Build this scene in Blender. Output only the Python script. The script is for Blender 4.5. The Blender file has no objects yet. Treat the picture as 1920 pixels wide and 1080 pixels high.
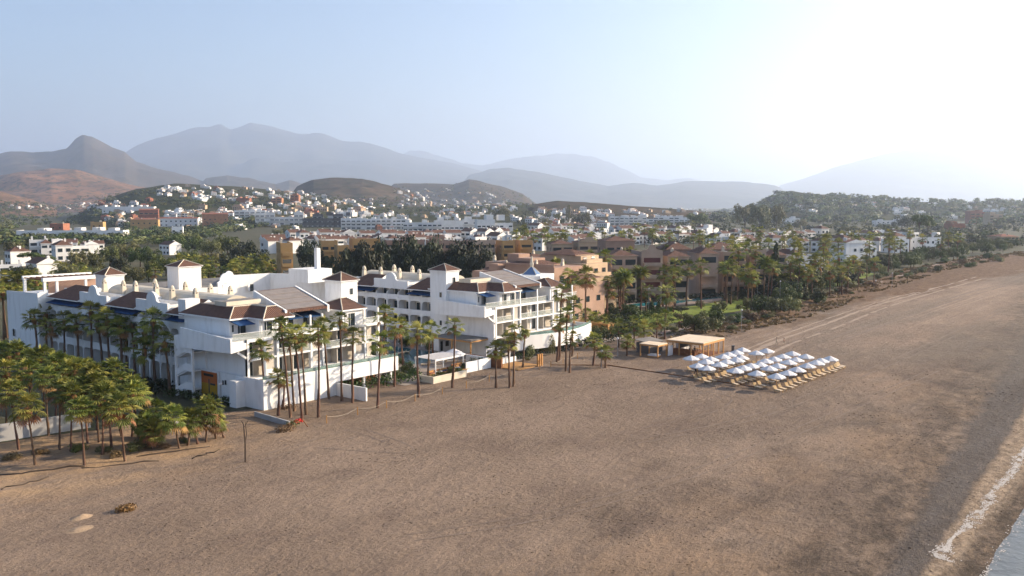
import bpy, math, random
from mathutils import Vector, Matrix, noise
R = math.radians
rnd = random.Random(7)
C = bpy.context.scene.collection
SC = bpy.context.scene
# ---------------------------------------------------------------- camera, sky, sun, exposure
# x runs along the shore, y inland, metres; the origin is the sea corner of the first hotel wing
F, HY, H = 1700.0, 385.0, 30.0
PITCH = math.atan((540 - HY) / F)
CX, CY = -79.74, -109.92
HEAD = R(51.5)
FWD = (math.sin(HEAD), math.cos(HEAD)); RGT = (math.cos(HEAD), -math.sin(HEAD))
cam = bpy.data.objects.new('camera', bpy.data.cameras.new('camera')); C.objects.link(cam)
cam.location = (CX, CY, H); cam.rotation_euler = (R(90) - PITCH, 0, -HEAD)
cam.data.sensor_width = 36; cam.data.lens = F / 1920 * 36
cam.data.clip_start = 1; cam.data.clip_end = 150000
SC.camera = cam
SUN_EL, SUN_AZ = R(21), R(125.2)          # azimuth clockwise from +y
world = bpy.data.worlds.new('World'); SC.world = world; world.use_nodes = True
wn = world.node_tree.nodes; wl = world.node_tree.links
sky = wn.new('ShaderNodeTexSky'); sky.sky_type = 'NISHITA'; sky.sun_disc = False
sky.sun_elevation = SUN_EL; sky.sun_rotation = SUN_AZ
sky.altitude = 0; sky.air_density = 1.0; sky.dust_density = 2.2; sky.ozone_density = 3.2
wl.new(sky.outputs[0], wn['Background'].inputs[0]); wn['Background'].inputs[1].default_value = 0.092
sun = bpy.data.objects.new('sun', bpy.data.lights.new('sun', 'SUN')); C.objects.link(sun)
sun.data.energy = 5.0; sun.data.angle = R(0.6); sun.data.color = (1.0, 0.82, 0.60)
sd = Vector((math.sin(SUN_AZ) * math.cos(SUN_EL), math.cos(SUN_AZ) * math.cos(SUN_EL), math.sin(SUN_EL)))
sun.rotation_euler = sd.to_track_quat('Z', 'Y').to_euler()
SC.view_settings.view_transform = 'Standard'; SC.view_settings.look = 'None'
SC.view_settings.gamma = 1; SC.view_settings.exposure = 1.28
SC.render.engine = 'CYCLES'
cy = SC.cycles
cy.use_denoising = True; cy.max_bounces = 5; cy.diffuse_bounces = 3; cy.glossy_bounces = 2
cy.transmission_bounces = 3; cy.volume_bounces = 2; cy.transparent_max_bounces = 6
cy.use_adaptive_sampling = True; cy.adaptive_threshold = 0.02

# ---------------------------------------------------------------- survey helpers
_cp, _sp = math.cos(PITCH), math.sin(PITCH)
def ray(u, v):
    x = (u - 960) / F; y = (540 - v) / F
    f = _cp + y * _sp
    return (x * RGT[0] + f * FWD[0], x * RGT[1] + f * FWD[1], -_sp + y * _cp)
def at(u, v, z=0.0):                       # point of the height-z plane seen at that place of the photo
    d = ray(u, v); t = (z - H) / d[2]
    return (CX + d[0] * t, CY + d[1] * t, z)
def depth_of(x, y): return (x - CX) * FWD[0] + (y - CY) * FWD[1]
def side_of(x, y): return (x - CX) * RGT[0] + (y - CY) * RGT[1]
def at_depth(u, d): # plan position on the bearing of column u at depth d
    s = (u - 960) / F * d
    return (CX + FWD[0] * d + RGT[0] * s, CY + FWD[1] * d + RGT[1] * s)
def line_u(u, y0=None, x0=None):            # ground point on the line x=x0 or y=y0 on the bearing of column u
    k = (u - 960) / F; dx, dy = FWD[0] + RGT[0] * k, FWD[1] + RGT[1] * k
    t = (y0 - CY) / dy if y0 is not None else (x0 - CX) / dx
    return (CX + dx * t, CY + dy * t)

ONES = 'zeroth first second third fourth fifth sixth seventh eighth ninth tenth eleventh twelfth thirteenth fourteenth fifteenth sixteenth seventeenth eighteenth nineteenth'.split()
TENS = {2: 'twenty', 3: 'thirty', 4: 'forty', 5: 'fifty', 6: 'sixty', 7: 'seventy', 8: 'eighty', 9: 'ninety'}
TTH = {2: 'twentieth', 3: 'thirtieth', 4: 'fortieth', 5: 'fiftieth', 6: 'sixtieth', 7: 'seventieth', 8: 'eightieth', 9: 'ninetieth'}
def nth(n):
    if n >= 100: return 'hundredth' if n == 100 else 'hundred ' + nth(n - 100)
    if n < 20: return ONES[n]
    return TTH[n // 10] if n % 10 == 0 else TENS[n // 10] + ' ' + ONES[n % 10]

# ---------------------------------------------------------------- object helpers
def tag(o, label=None, cat=None, group=None, kind=None):
    if label: o['label'] = label
    if cat: o['category'] = cat
    if group: o['group'] = group
    if kind: o['kind'] = kind
    return o
def empty(name, loc=(0, 0, 0), rz=0.0, label=None, cat=None, group=None):
    o = bpy.data.objects.new(name, None); C.objects.link(o)
    o.location = loc; o.rotation_euler = (0, 0, rz)
    o.empty_display_size = 0.5
    return tag(o, label, cat, group)
def link_mesh(name, me, parent=None, loc=(0, 0, 0), rz=0.0, scale=None):
    o = bpy.data.objects.new(name, me); C.objects.link(o)
    o.location = loc; o.rotation_euler = (0, 0, rz)
    if scale is not None: o.scale = (scale, scale, scale) if not hasattr(scale, '__len__') else scale
    if parent: o.parent = parent
    return o
KIDS = {}
def kids(o):
    return [c for c in bpy.data.objects if c.parent is o]
def copy_tree(o, loc, rz=0.0, parent=None, label=None, scale=None, cache={}):
    if o.name not in cache:
        cache[o.name] = [(c, [g for g in bpy.data.objects if g.parent is c]) for c in bpy.data.objects if c.parent is o]
    r = o.copy(); C.objects.link(r); r.location = loc; r.rotation_euler = (0, 0, rz)
    if scale is not None: r.scale = (scale, scale, scale) if not hasattr(scale, '__len__') else scale
    if label: r['label'] = label
    for c, gs in cache[o.name]:
        n = c.copy(); C.objects.link(n); n.parent = r
        for g in gs:
            m = g.copy(); C.objects.link(m); m.parent = n
    return r

class MB:
    """collects faces of one mesh"""
    def __init__(s): s.v = []; s.f = []; s.m = []
    def face(s, pts, m=0):
        i = len(s.v); s.v += [tuple(p) for p in pts]; s.f.append(tuple(range(i, i + len(pts)))); s.m.append(m); return s
    def box(s, x0, y0, z0, x1, y1, z1, m=0, M=None):
        i = len(s.v)
        p = [(x0, y0, z0), (x1, y0, z0), (x1, y1, z0), (x0, y1, z0), (x0, y0, z1), (x1, y0, z1), (x1, y1, z1), (x0, y1, z1)]
        if M is not None: p = [tuple(M @ Vector(q)) for q in p]
        s.v += p
        for q in ((0, 3, 2, 1), (4, 5, 6, 7), (0, 1, 5, 4), (1, 2, 6, 5), (2, 3, 7, 6), (3, 0, 4, 7)):
            s.f.append(tuple(i + k for k in q)); s.m.append(m)
        return s
    def hexa(s, p, m=0):                    # eight corners, bottom ring then top ring
        i = len(s.v); s.v += [tuple(q) for q in p]
        for q in ((0, 3, 2, 1), (4, 5, 6, 7), (0, 1, 5, 4), (1, 2, 6, 5), (2, 3, 7, 6), (3, 0, 4, 7)):
            s.f.append(tuple(i + k for k in q)); s.m.append(m)
        return s
    def prism(s, poly, z0, z1, m=0, top=None):
        n = len(poly); i = len(s.v)
        s.v += [(x, y, z0) for x, y in poly] + [(x, y, z1) for x, y in poly]
        s.f.append(tuple(i + k for k in reversed(range(n)))); s.m.append(m)
        s.f.append(tuple(i + n + k for k in range(n))); s.m.append(m if top is None else top)
        for k in range(n):
            s.f.append((i + k, i + (k + 1) % n, i + n + (k + 1) % n, i + n + k)); s.m.append(m)
        return s
    def wall_prof(s, prof, axis, c0, c1, m=0):   # outline in a vertical plane pushed along the axis
        n = len(prof); i = len(s.v)
        mk = (lambda p, c: (c, p[0], p[1])) if axis == 'x' else (lambda p, c: (p[0], c, p[1]))
        s.v += [mk(p, c0) for p in prof] + [mk(p, c1) for p in prof]
        s.f.append(tuple(i + k for k in range(n))); s.m.append(m)
        s.f.append(tuple(i + n + k for k in reversed(range(n)))); s.m.append(m)
        for k in range(n):
            s.f.append((i + k, i + n + k, i + n + (k + 1) % n, i + (k + 1) % n)); s.m.append(m)
        return s
    def tube(s, pts, rad, n=7, m=0, cap=True):
        i0 = len(s.v); pts = [Vector(p) for p in pts]
        for k, p in enumerate(pts):
            d = (pts[min(k + 1, len(pts) - 1)] - pts[max(k - 1, 0)]).normalized()
            a = Vector((1, 0, 0)) if abs(d.x) < 0.9 else Vector((0, 1, 0))
            e1 = d.cross(a).normalized(); e2 = d.cross(e1)
            r = rad[k] if hasattr(rad, '__len__') else rad
            for j in range(n):
                t = 2 * math.pi * j / n
                s.v.append(tuple(p + e1 * r * math.cos(t) + e2 * r * math.sin(t)))
        for k in range(len(pts) - 1):
            for j in range(n):
                a, b = i0 + k * n + j, i0 + k * n + (j + 1) % n
                s.f.append((a, b, b + n, a + n)); s.m.append(m)
        if cap:
            s.f.append(tuple(i0 + j for j in reversed(range(n)))); s.m.append(m)
            k = i0 + (len(pts) - 1) * n; s.f.append(tuple(k + j for j in range(n))); s.m.append(m)
        return s
    def lathe(s, prof, n=10, m=0, c=(0, 0, 0)):
        i = len(s.v)
        for r, z in prof:
            for j in range(n):
                t = 2 * math.pi * j / n; s.v.append((c[0] + r * math.cos(t), c[1] + r * math.sin(t), c[2] + z))
        for k in range(len(prof) - 1):
            for j in range(n):
                a, b = i + k * n + j, i + k * n + (j + 1) % n
                s.f.append((a, b, b + n, a + n)); s.m.append(m)
        s.f.append(tuple(i + j for j in reversed(range(n)))); s.m.append(m)
        k = i + (len(prof) - 1) * n; s.f.append(tuple(k + j for j in range(n))); s.m.append(m)
        return s
    def mesh(s, name, mats, smooth=False):
        me = bpy.data.meshes.new(name); me.from_pydata(s.v, [], s.f)
        for m in (mats if isinstance(mats, (list, tuple)) else [mats]): me.materials.append(m)
        me.polygons.foreach_set('material_index', s.m)
        if smooth: me.polygons.foreach_set('use_smooth', [True] * len(s.f))
        me.update(); return me
    def build(s, name, mats, parent=None, loc=(0, 0, 0), rz=0.0, smooth=False, kind=None, recalc=False):
        me = s.mesh(name, mats, smooth)
        if recalc:
            import bmesh
            b = bmesh.new(); b.from_mesh(me); bmesh.ops.recalc_face_normals(b, faces=b.faces); b.to_mesh(me); b.free()
        o = link_mesh(name, me, parent, loc, rz)
        if kind: o['kind'] = kind
        return o

# ---------------------------------------------------------------- materials
def mat(name, c1, c2=None, scale=1.0, rough=0.8, detail=4.0, bump=0.0, bscale=None, spec=0.25, rand=0.0, lo=0.35, hi=0.65, obj=False, stretch=None, metal=0.0, trans=0.0):
    m = bpy.data.materials.new(name); m.use_nodes = True
    nt = m.node_tree; n = nt.nodes; l = nt.links; b = n['Principled BSDF']
    b.inputs['Roughness'].default_value = rough; b.inputs['Specular IOR Level'].default_value = spec; b.inputs['Metallic'].default_value = metal
    b.inputs['Base Color'].default_value = (*c1, 1)
    if trans: b.inputs['Transmission Weight'].default_value = trans
    col = None; co = None
    if c2 or bump:
        if obj: tc = n.new('ShaderNodeTexCoord'); co = tc.outputs['Object']
        else: g = n.new('ShaderNodeNewGeometry'); co = g.outputs['Position']
        if stretch:
            mp = n.new('ShaderNodeMapping'); mp.inputs['Scale'].default_value = stretch; l.new(co, mp.inputs['Vector']); co = mp.outputs['Vector']
    if c2:
        t = n.new('ShaderNodeTexNoise'); t.inputs['Scale'].default_value = scale; t.inputs['Detail'].default_value = detail; t.inputs['Roughness'].default_value = 0.6
        l.new(co, t.inputs['Vector'])
        r = n.new('ShaderNodeMapRange'); r.inputs['From Min'].default_value = lo; r.inputs['From Max'].default_value = hi
        l.new(t.outputs['Fac'], r.inputs['Value'])
        mx = n.new('ShaderNodeMix'); mx.data_type = 'RGBA'
        mx.inputs['A'].default_value = (*c1, 1); mx.inputs['B'].default_value = (*c2, 1)
        l.new(r.outputs[0], mx.inputs['Factor']); col = mx.outputs['Result']
    if rand:
        oi = n.new('ShaderNodeObjectInfo'); hs = n.new('ShaderNodeHueSaturation')
        r1 = n.new('ShaderNodeMapRange'); r1.inputs['To Min'].default_value = 1 - rand; r1.inputs['To Max'].default_value = 1 + rand
        r2 = n.new('ShaderNodeMapRange'); r2.inputs['To Min'].default_value = 0.5 - rand * 0.09; r2.inputs['To Max'].default_value = 0.5 + rand * 0.09
        ml = n.new('ShaderNodeMath'); ml.operation = 'MULTIPLY'; ml.inputs[1].default_value = 7.31
        fr = n.new('ShaderNodeMath'); fr.operation = 'FRACT'
        l.new(oi.outputs['Random'], r1.inputs['Value']); l.new(oi.outputs['Random'], ml.inputs[0]); l.new(ml.outputs[0], fr.inputs[0]); l.new(fr.outputs[0], r2.inputs['Value'])
        l.new(r1.outputs[0], hs.inputs['Value']); l.new(r2.outputs[0], hs.inputs['Hue'])
        if col: l.new(col, hs.inputs['Color'])
        else: hs.inputs['Color'].default_value = (*c1, 1)
        col = hs.outputs['Color']
    if col: l.new(col, b.inputs['Base Color'])
    if bump:
        t2 = n.new('ShaderNodeTexNoise'); t2.inputs['Scale'].default_value = bscale or scale * 4; t2.inputs['Detail'].default_value = 5
        l.new(co, t2.inputs['Vector'])
        bp = n.new('ShaderNodeBump'); bp.inputs['Strength'].default_value = 1; bp.inputs['Distance'].default_value = bump
        l.new(t2.outputs['Fac'], bp.inputs['Height']); l.new(bp.outputs[0], b.inputs['Normal'])
    return m
def leafmat(name, c1, c2, rand=0.25, scale=0.6, trans=0.25):
    m = mat(name, c1, c2, scale=scale, rough=0.6, rand=rand, detail=2, spec=0.3, lo=0.3, hi=0.7)
    nt = m.node_tree; n = nt.nodes; l = nt.links; b = n['Principled BSDF']; out = n['Material Output']
    tr = n.new('ShaderNodeBsdfTranslucent'); mx = n.new('ShaderNodeMixShader'); mx.inputs[0].default_value = trans
    src = b.inputs['Base Color'].links[0].from_socket
    l.new(src, tr.inputs['Color']); l.new(b.outputs[0], mx.inputs[1]); l.new(tr.outputs[0], mx.inputs[2]); l.new(mx.outputs[0], out.inputs['Surface'])
    return m
def tilemat(name, c1, c2, pitch=0.32):
    m = mat(name, c1, c2, scale=1.3, rough=0.85, lo=0.3, hi=0.7)
    nt = m.node_tree; n = nt.nodes; l = nt.links
    g = n.new('ShaderNodeNewGeometry'); vm = n.new('ShaderNodeVectorMath'); vm.operation = 'CROSS_PRODUCT'; vm.inputs[1].default_value = (0, 0, 1)
    l.new(g.outputs['Normal'], vm.inputs[0]); nz = n.new('ShaderNodeVectorMath'); nz.operation = 'NORMALIZE'; l.new(vm.outputs[0], nz.inputs[0])
    dt = n.new('ShaderNodeVectorMath'); dt.operation = 'DOT_PRODUCT'; l.new(g.outputs['Position'], dt.inputs[0]); l.new(nz.outputs[0], dt.inputs[1])
    a = n.new('ShaderNodeMath'); a.operation = 'MULTIPLY'; a.inputs[1].default_value = 2 * math.pi / pitch; l.new(dt.outputs['Value'], a.inputs[0])
    si = n.new('ShaderNodeMath'); si.operation = 'SINE'; l.new(a.outputs[0], si.inputs[0])
    bp = n.new('ShaderNodeBump'); bp.inputs['Distance'].default_value = 0.05; l.new(si.outputs[0], bp.inputs['Height'])
    l.new(bp.outputs[0], n['Principled BSDF'].inputs['Normal'])
    return m

M = {}
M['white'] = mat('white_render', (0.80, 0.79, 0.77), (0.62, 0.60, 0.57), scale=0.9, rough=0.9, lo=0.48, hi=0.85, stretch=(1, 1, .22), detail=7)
M['white2'] = mat('white_wall_far', (0.78, 0.76, 0.73), (0.6, 0.57, 0.53), scale=0.25, rough=0.9, lo=0.4, hi=0.9, rand=0.08)
M['grey'] = mat('grey_render', (0.42, 0.41, 0.40), (0.36, 0.35, 0.34), scale=0.5, rough=0.9)
M['beige'] = mat('beige_render', (0.62, 0.55, 0.44), (0.52, 0.46, 0.36), scale=0.4, rough=0.85)
M['tile'] = tilemat('brown_roof_tile', (0.16, 0.082, 0.055), (0.10, 0.055, 0.042))
M['tilered'] = tilemat('red_roof_tile', (0.30, 0.12, 0.07), (0.19, 0.08, 0.05))
M['awning'] = mat('navy_awning', (0.012, 0.05, 0.14), (0.02, 0.07, 0.18), scale=1.5, rough=0.8)
M['glass'] = mat('dark_glass', (0.02, 0.03, 0.035), rough=0.08, spec=0.6)
def see_through(m, k):
    nt = m.node_tree; n = nt.nodes; l = nt.links; tr = n.new('ShaderNodeBsdfTransparent'); mx = n.new('ShaderNodeMixShader'); mx.inputs[0].default_value = k
    l.new(tr.outputs[0], mx.inputs[1]); l.new(n['Principled BSDF'].outputs[0], mx.inputs[2]); l.new(mx.outputs[0], n['Material Output'].inputs['Surface']); return m
M['rail'] = see_through(mat('pale_rail_glass', (0.50, 0.52, 0.48), (0.40, 0.44, 0.40), scale=0.3, rough=0.15, spec=0.5), .38)
M['glass2'] = see_through(mat('green_glass', (0.16, 0.27, 0.24), (0.20, 0.30, 0.27), scale=0.4, rough=0.1, spec=0.6), .6)
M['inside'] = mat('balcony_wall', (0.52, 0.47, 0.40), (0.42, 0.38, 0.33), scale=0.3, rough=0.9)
M['deck'] = mat('roof_deck', (0.22, 0.20, 0.18), (0.16, 0.15, 0.14), scale=0.5, rough=0.9)
M['panel'] = mat('grey_roof_panels', (0.26, 0.22, 0.19), (0.20, 0.17, 0.15), scale=0.8, rough=0.6)
M['dark'] = mat('dark_metal', (0.03, 0.03, 0.032), rough=0.5)
M['wood'] = mat('golden_timber', (0.52, 0.28, 0.10), (0.40, 0.20, 0.07), scale=2.5, rough=0.7, stretch=(1, 1, 6))
M['woodd'] = mat('brown_timber', (0.24, 0.10, 0.04), (0.16, 0.065, 0.028), scale=2.0, rough=0.75, stretch=(1, 1, 6))
M['cloth'] = mat('white_canvas', (0.70, 0.68, 0.67), (0.62, 0.60, 0.60), scale=1.0, rough=0.9)
M['cream'] = mat('cream_canvas', (0.74, 0.60, 0.44), (0.66, 0.52, 0.37), scale=0.8, rough=0.9)
M['tan'] = mat('tan_render', (0.43, 0.325, 0.25), (0.36, 0.265, 0.205), scale=0.3, rough=0.9)
M['pink'] = mat('pink_render', (0.38, 0.245, 0.18), (0.31, 0.20, 0.15), scale=0.3, rough=0.9)
M['pale'] = mat('pale_apricot_render', (0.50, 0.37, 0.25), (0.43, 0.315, 0.21), scale=0.3, rough=0.9)
M['orange'] = mat('ochre_render', (0.46, 0.28, 0.115), (0.39, 0.235, 0.10), scale=0.3, rough=0.9)
M['brick'] = mat('terracotta_render', (0.36, 0.16, 0.09), (0.27, 0.12, 0.07), scale=0.3, rough=0.9, rand=0.15)
M['greyd'] = mat('dark_grey_render', (0.13, 0.12, 0.12), (0.09, 0.085, 0.085), scale=0.3, rough=0.9)
M['shutter'] = mat('maroon_shutter', (0.10, 0.03, 0.03), rough=0.6)
M['bark'] = mat('palm_bark', (0.17, 0.095, 0.060), (0.075, 0.045, 0.032), scale=1.2, rough=0.95, bump=0.05, bscale=5, obj=True, stretch=(1, 1, 3), rand=0.15)
M['barkd'] = mat('tree_bark', (0.08, 0.055, 0.04), (0.05, 0.036, 0.028), scale=3, rough=0.95)
M['palm'] = leafmat('palm_leaf', (0.135, 0.150, 0.022), (0.080, 0.105, 0.018), rand=0.25)
M['palm2'] = leafmat('palm_leaf_light', (0.30, 0.28, 0.050), (0.20, 0.20, 0.036), rand=0.2)  # paler fronds; their yellow also paints warm sun highlights into the crowns
M['dead'] = leafmat('dead_palm_leaf', (0.34, 0.17, 0.06), (0.20, 0.10, 0.04), rand=0.2, trans=0.15)
M['leafa'] = leafmat('broad_leaf', (0.094, 0.112, 0.024), (0.054, 0.072, 0.017), rand=0.35, scale=0.35, trans=0.15)
M['leafb'] = leafmat('olive_leaf', (0.155, 0.150, 0.050), (0.100, 0.102, 0.035), rand=0.3, scale=0.35, trans=0.15)
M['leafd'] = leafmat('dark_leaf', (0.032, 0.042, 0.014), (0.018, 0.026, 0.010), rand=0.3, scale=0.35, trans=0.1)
M['hedge'] = leafmat('hedge_leaf', (0.064, 0.094, 0.020), (0.036, 0.058, 0.014), rand=0.3, scale=0.6, trans=0.12)
M['scrub'] = leafmat('dune_scrub', (0.20, 0.118, 0.055), (0.12, 0.085, 0.038), rand=0.2, scale=0.1, trans=0.1)
M['water'] = mat('pool_water', (0.02, 0.26, 0.30), (0.015, 0.20, 0.25), scale=0.3, rough=0.12, spec=0.5)
M['poolteal'] = mat('hotel_pool_water', (0.015, 0.13, 0.155), (0.012, 0.10, 0.125), scale=0.3, rough=0.12, spec=0.5)
M['lawn'] = mat('lawn_grass', (0.185, 0.225, 0.024), (0.120, 0.160, 0.020), scale=0.25, rough=0.95, bump=0.05, bscale=4)
M['soil'] = mat('garden_soil', (0.080, 0.068, 0.036), (0.045, 0.052, 0.024), scale=0.05, rough=0.95, detail=8)
M['path'] = mat('paved_path', (0.34, 0.26, 0.21), (0.28, 0.21, 0.17), scale=0.5, rough=0.9)
M['tiledeck'] = mat('terrace_paving', (0.34, 0.29, 0.25), (0.25, 0.21, 0.18), scale=0.6, rough=0.85)
M['red'] = mat('red_cloth', (0.45, 0.03, 0.02), rough=0.8)
M['yellow'] = mat('yellow_paint', (0.42, 0.24, 0.02), rough=0.8)
M['orangep'] = mat('orange_paint', (0.42, 0.12, 0.03), rough=0.8)
M['skin'] = mat('skin', (0.42, 0.24, 0.16), rough=0.6)
M['khaki'] = mat('khaki_cloth', (0.50, 0.42, 0.32), rough=0.9)
M['black'] = mat('black_cloth', (0.02, 0.02, 0.025), rough=0.9)
M['lounge'] = mat('pale_timber_slats', (0.50, 0.34, 0.17), (0.42, 0.28, 0.135), scale=3.0, rough=0.7)
M['navy'] = mat('navy_cushion', (0.03, 0.04, 0.09), rough=0.9)
# ---------------------------------------------------------------- ground, beach, sea
def interp(pl, x):
    if x <= pl[0][0]: return pl[0][1]
    for (a, b), (c, d) in zip(pl, pl[1:]):
        if x <= c: return b + (d - b) * (x - a) / (c - a)
    return pl[-1][1]
EDGE = [(-33000, 1600), (-300, 60), (-60, 17), (-34, 11.5), (-14, 6), (0, 2), (20, 3), (60, 3), (92, 2), (106, -8), (130, -11), (174, -9), (240, -2), (369, 9), (520, 6), (600, -10), (700, -80), (900, -300), (1500, -900), (33000, -30000)]
def edge_y(x): return interp(EDGE, x)
def sand_z(x, y):
    z = -0.02
    s = -74 - y
    if s > 0: z -= min(2.5, 0.0016 * s * s)
    if x > 80:
        k = min(1, (x - 80) / 30) * max(0, min(1, (y + 30 - 0.02 * max(0, x - 300)) / 8))
        z += k * 0.5 * (0.3 + noise.noise(Vector((x * .11, y * .25, 3))) + 0.5 * noise.noise(Vector((x * .4, y * .6, 1))))
    k2 = max(0, 1 - abs(x + 30) / 45) * max(0, min(1, (y + 22) / 8))
    z += k2 * 0.22 * (0.4 + noise.noise(Vector((x * .2, y * .4, 8))))
    near = max(0, 1 - abs(x - 20) / 160)
    z += near * 0.05 * noise.noise(Vector((x * .5, y * .5, 5)))
    return z
def sand_material():
    m = bpy.data.materials.new('beach_sand'); m.use_nodes = True
    nt = m.node_tree; n = nt.nodes; l = nt.links; b = n['Principled BSDF']
    b.inputs['Roughness'].default_value = 0.95; b.inputs['Specular IOR Level'].default_value = 0.1
    pos = n.new('ShaderNodeNewGeometry').outputs['Position']
    def mapped(s, off=(0, 0, 0), rz=0.0):
        mp = n.new('ShaderNodeMapping'); mp.inputs['Scale'].default_value = s; mp.inputs['Location'].default_value = off; mp.inputs['Rotation'].default_value = (0, 0, rz); l.new(pos, mp.inputs['Vector']); return mp.outputs['Vector']
    def nz(s, off=(0, 0, 0), detail=6, rough=0.6, rz=0.0, dist=0.0):
        t = n.new('ShaderNodeTexNoise'); t.inputs['Scale'].default_value = 1; t.inputs['Detail'].default_value = detail; t.inputs['Roughness'].default_value = rough; t.inputs['Distortion'].default_value = dist
        l.new(mapped(s, off, rz), t.inputs['Vector']); return t.outputs['Fac']
    def rng(v, a, c, lo=0.0, hi=1.0):
        r = n.new('ShaderNodeMapRange'); r.inputs['From Min'].default_value = a; r.inputs['From Max'].default_value = c; r.inputs['To Min'].default_value = lo; r.inputs['To Max'].default_value = hi
        l.new(v, r.inputs['Value']); return r.outputs[0]
    def math_(op, a, c):
        k = n.new('ShaderNodeMath'); k.operation = op
        for i, q in enumerate((a, c)):
            if q is None: continue
            if isinstance(q, (int, float)): k.inputs[i].default_value = q
            else: l.new(q, k.inputs[i])
        return k.outputs[0]
    def mix(f, A, B):
        k = n.new('ShaderNodeMix'); k.data_type = 'RGBA'
        if isinstance(f, float): k.inputs['Factor'].default_value = f
        else: l.new(f, k.inputs['Factor'])
        for q, nm in ((A, 'A'), (B, 'B')):
            if isinstance(q, tuple): k.inputs[nm].default_value = (*q, 1)
            else: l.new(q, k.inputs[nm])
        return k.outputs['Result']
    sx = n.new('ShaderNodeSeparateXYZ'); l.new(pos, sx.inputs[0]); X, Y = sx.outputs[0], sx.outputs[1]
    col = mix(rng(nz((.035, .05, .05), detail=8), .38, .64), (0.258, 0.187, 0.134), (0.180, 0.129, 0.092))
    col = mix(rng(nz((.09, .2, .1), (5, 3, 0), detail=8, rough=.7), .50, .72, 0, .75), col, (0.15, 0.105, 0.08))
    # churned darker patches towards the water
    wet = math_('MULTIPLY', rng(nz((.10, .16, .1), (9, 1, 0), detail=9, rough=.72), .46, .62), rng(Y, -48, -74))
    col = mix(math_('MULTIPLY', wet, .8), col, (0.085, 0.062, 0.046))
    gold = math_('MULTIPLY', rng(nz((.045, .06, .1), (11, 6, 0), detail=7), .5, .66), rng(Y, -46, -70))
    col = mix(math_('MULTIPLY', gold, .6), col, (0.30, 0.20, 0.125))
    # wheel tracks along the shore
    tr = math_('MULTIPLY', rng(nz((.006, .55, .1), (0, 0, 0), detail=5, rough=.65, rz=R(4)), .50, .66), rng(X, 60, 150))
    tr = math_('MULTIPLY', tr, rng(Y, -62, -44))
    col = mix(math_('MULTIPLY', tr, .55), col, (0.44, 0.33, 0.25))
    tr2 = math_('MULTIPLY', rng(nz((.008, .9, .1), (3, 7, 0), detail=4, rz=R(-3)), .55, .66), rng(X, -40, 60))
    col = mix(math_('MULTIPLY', tr2, .35), col, (0.14, 0.10, 0.078))
    pale = math_('MULTIPLY', rng(nz((.012, .03, .1), (2, 12, 0), detail=7), .42, .60), math_('MULTIPLY', rng(X, 90, 220), rng(Y, -16, -26)))
    col = mix(math_('MULTIPLY', pale, .55), col, (0.37, 0.27, 0.195))
    # dark weed, smooth wet band, shingle and the mottled edge of the water
    wob = math_('MULTIPLY', math_('SUBTRACT', nz((.10, .10, .1), (2, 2, 0), detail=7, rough=.7), .5), 5.0)
    eL = math_('ADD', math_('ADD', math_('ADD', Y, 87.6), math_('MULTIPLY', X, -.095)), wob)
    eR = math_('ADD', math_('ADD', math_('ADD', Y, 91.2), math_('MULTIPLY', X, -.06)), math_('MULTIPLY', wob, .5))
    mot = math_('MULTIPLY', rng(eL, 13.0, 1.0), rng(nz((.30, .38, .1), (6, 5, 0), detail=10, rough=.8), .42, .60))
    col = mix(math_('MULTIPLY', mot, .86), col, (0.052, 0.040, 0.030))
    wetb = math_('MULTIPLY', rng(eL, .0, -1.4), rng(eR, -.2, .5))
    col = mix(math_('MULTIPLY', wetb, .9), col, mix(rng(nz((.06, .4, .1), (1, 1, 4), detail=6), .4, .65), (0.105, 0.090, 0.080), (0.078, 0.064, 0.055)))
    shg = math_('MULTIPLY', rng(eR, .3, -.4), rng(Y, -93.6, -92.4))
    col = mix(math_('MULTIPLY', shg, .85), col, mix(rng(nz((.7, .9, .1), (1, 4, 0), detail=9, rough=.78), .40, .60), (0.17, 0.120, 0.080), (0.40, 0.30, 0.205)))
    sed = math_('MULTIPLY', rng(Y, -92.4, -93.6), rng(nz((.45, .7, .1), (8, 1, 3), detail=9, rough=.78), .38, .56))
    col = mix(math_('MULTIPLY', sed, .85), col, (0.060, 0.045, 0.032))
    # firm grey sand in long streaks
    gs = math_('MULTIPLY', rng(nz((.010, .045, .1), (7, 3, 2), detail=6), .44, .60), rng(X, 20, 110))
    col = mix(math_('MULTIPLY', gs, .6), col, (0.150, 0.122, 0.095))
    # scattered debris specks
    sp = rng(nz((1.1, 1.5, 1), (7, 7, 0), detail=9, rough=.78), .56, .70)
    col = mix(math_('MULTIPLY', sp, .78), col, (0.075, 0.056, 0.044))
    sp2 = rng(nz((3.2, 4.0, 1), (1, 8, 0), detail=6, rough=.7), .55, .75)
    col = mix(math_('MULTIPLY', sp2, .35), col, (0.43, 0.32, 0.24))
    # warmer loose sand by the palm grove
    gv = math_('MULTIPLY', math_('MULTIPLY', rng(Y, -22, -11), rng(X, 5, -25)), rng(nz((.1, .2, .1), (4, 4, 0)), .4, .6))
    col = mix(math_('MULTIPLY', gv, .7), col, (0.46, 0.30, 0.16))
    # brown dry growth on the dunes
    dn = math_('MULTIPLY', rng(X, 96, 130), rng(math_('ADD', math_('ADD', Y, math_('MULTIPLY', rng(X, 200, 520), 24)), math_('MULTIPLY', math_('SUBTRACT', nz((.05, .1, .1), (8, 2, 0), detail=7), .5), 40)), -27, -17))
    col = mix(math_('MULTIPLY', dn, .88), col, mix(rng(nz((.25, .5, .1), (3, 9, 0), detail=8, rough=.7), .4, .62), (0.105, 0.060, 0.034), (0.19, 0.118, 0.070)))
    l.new(col, b.inputs['Base Color'])
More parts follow.
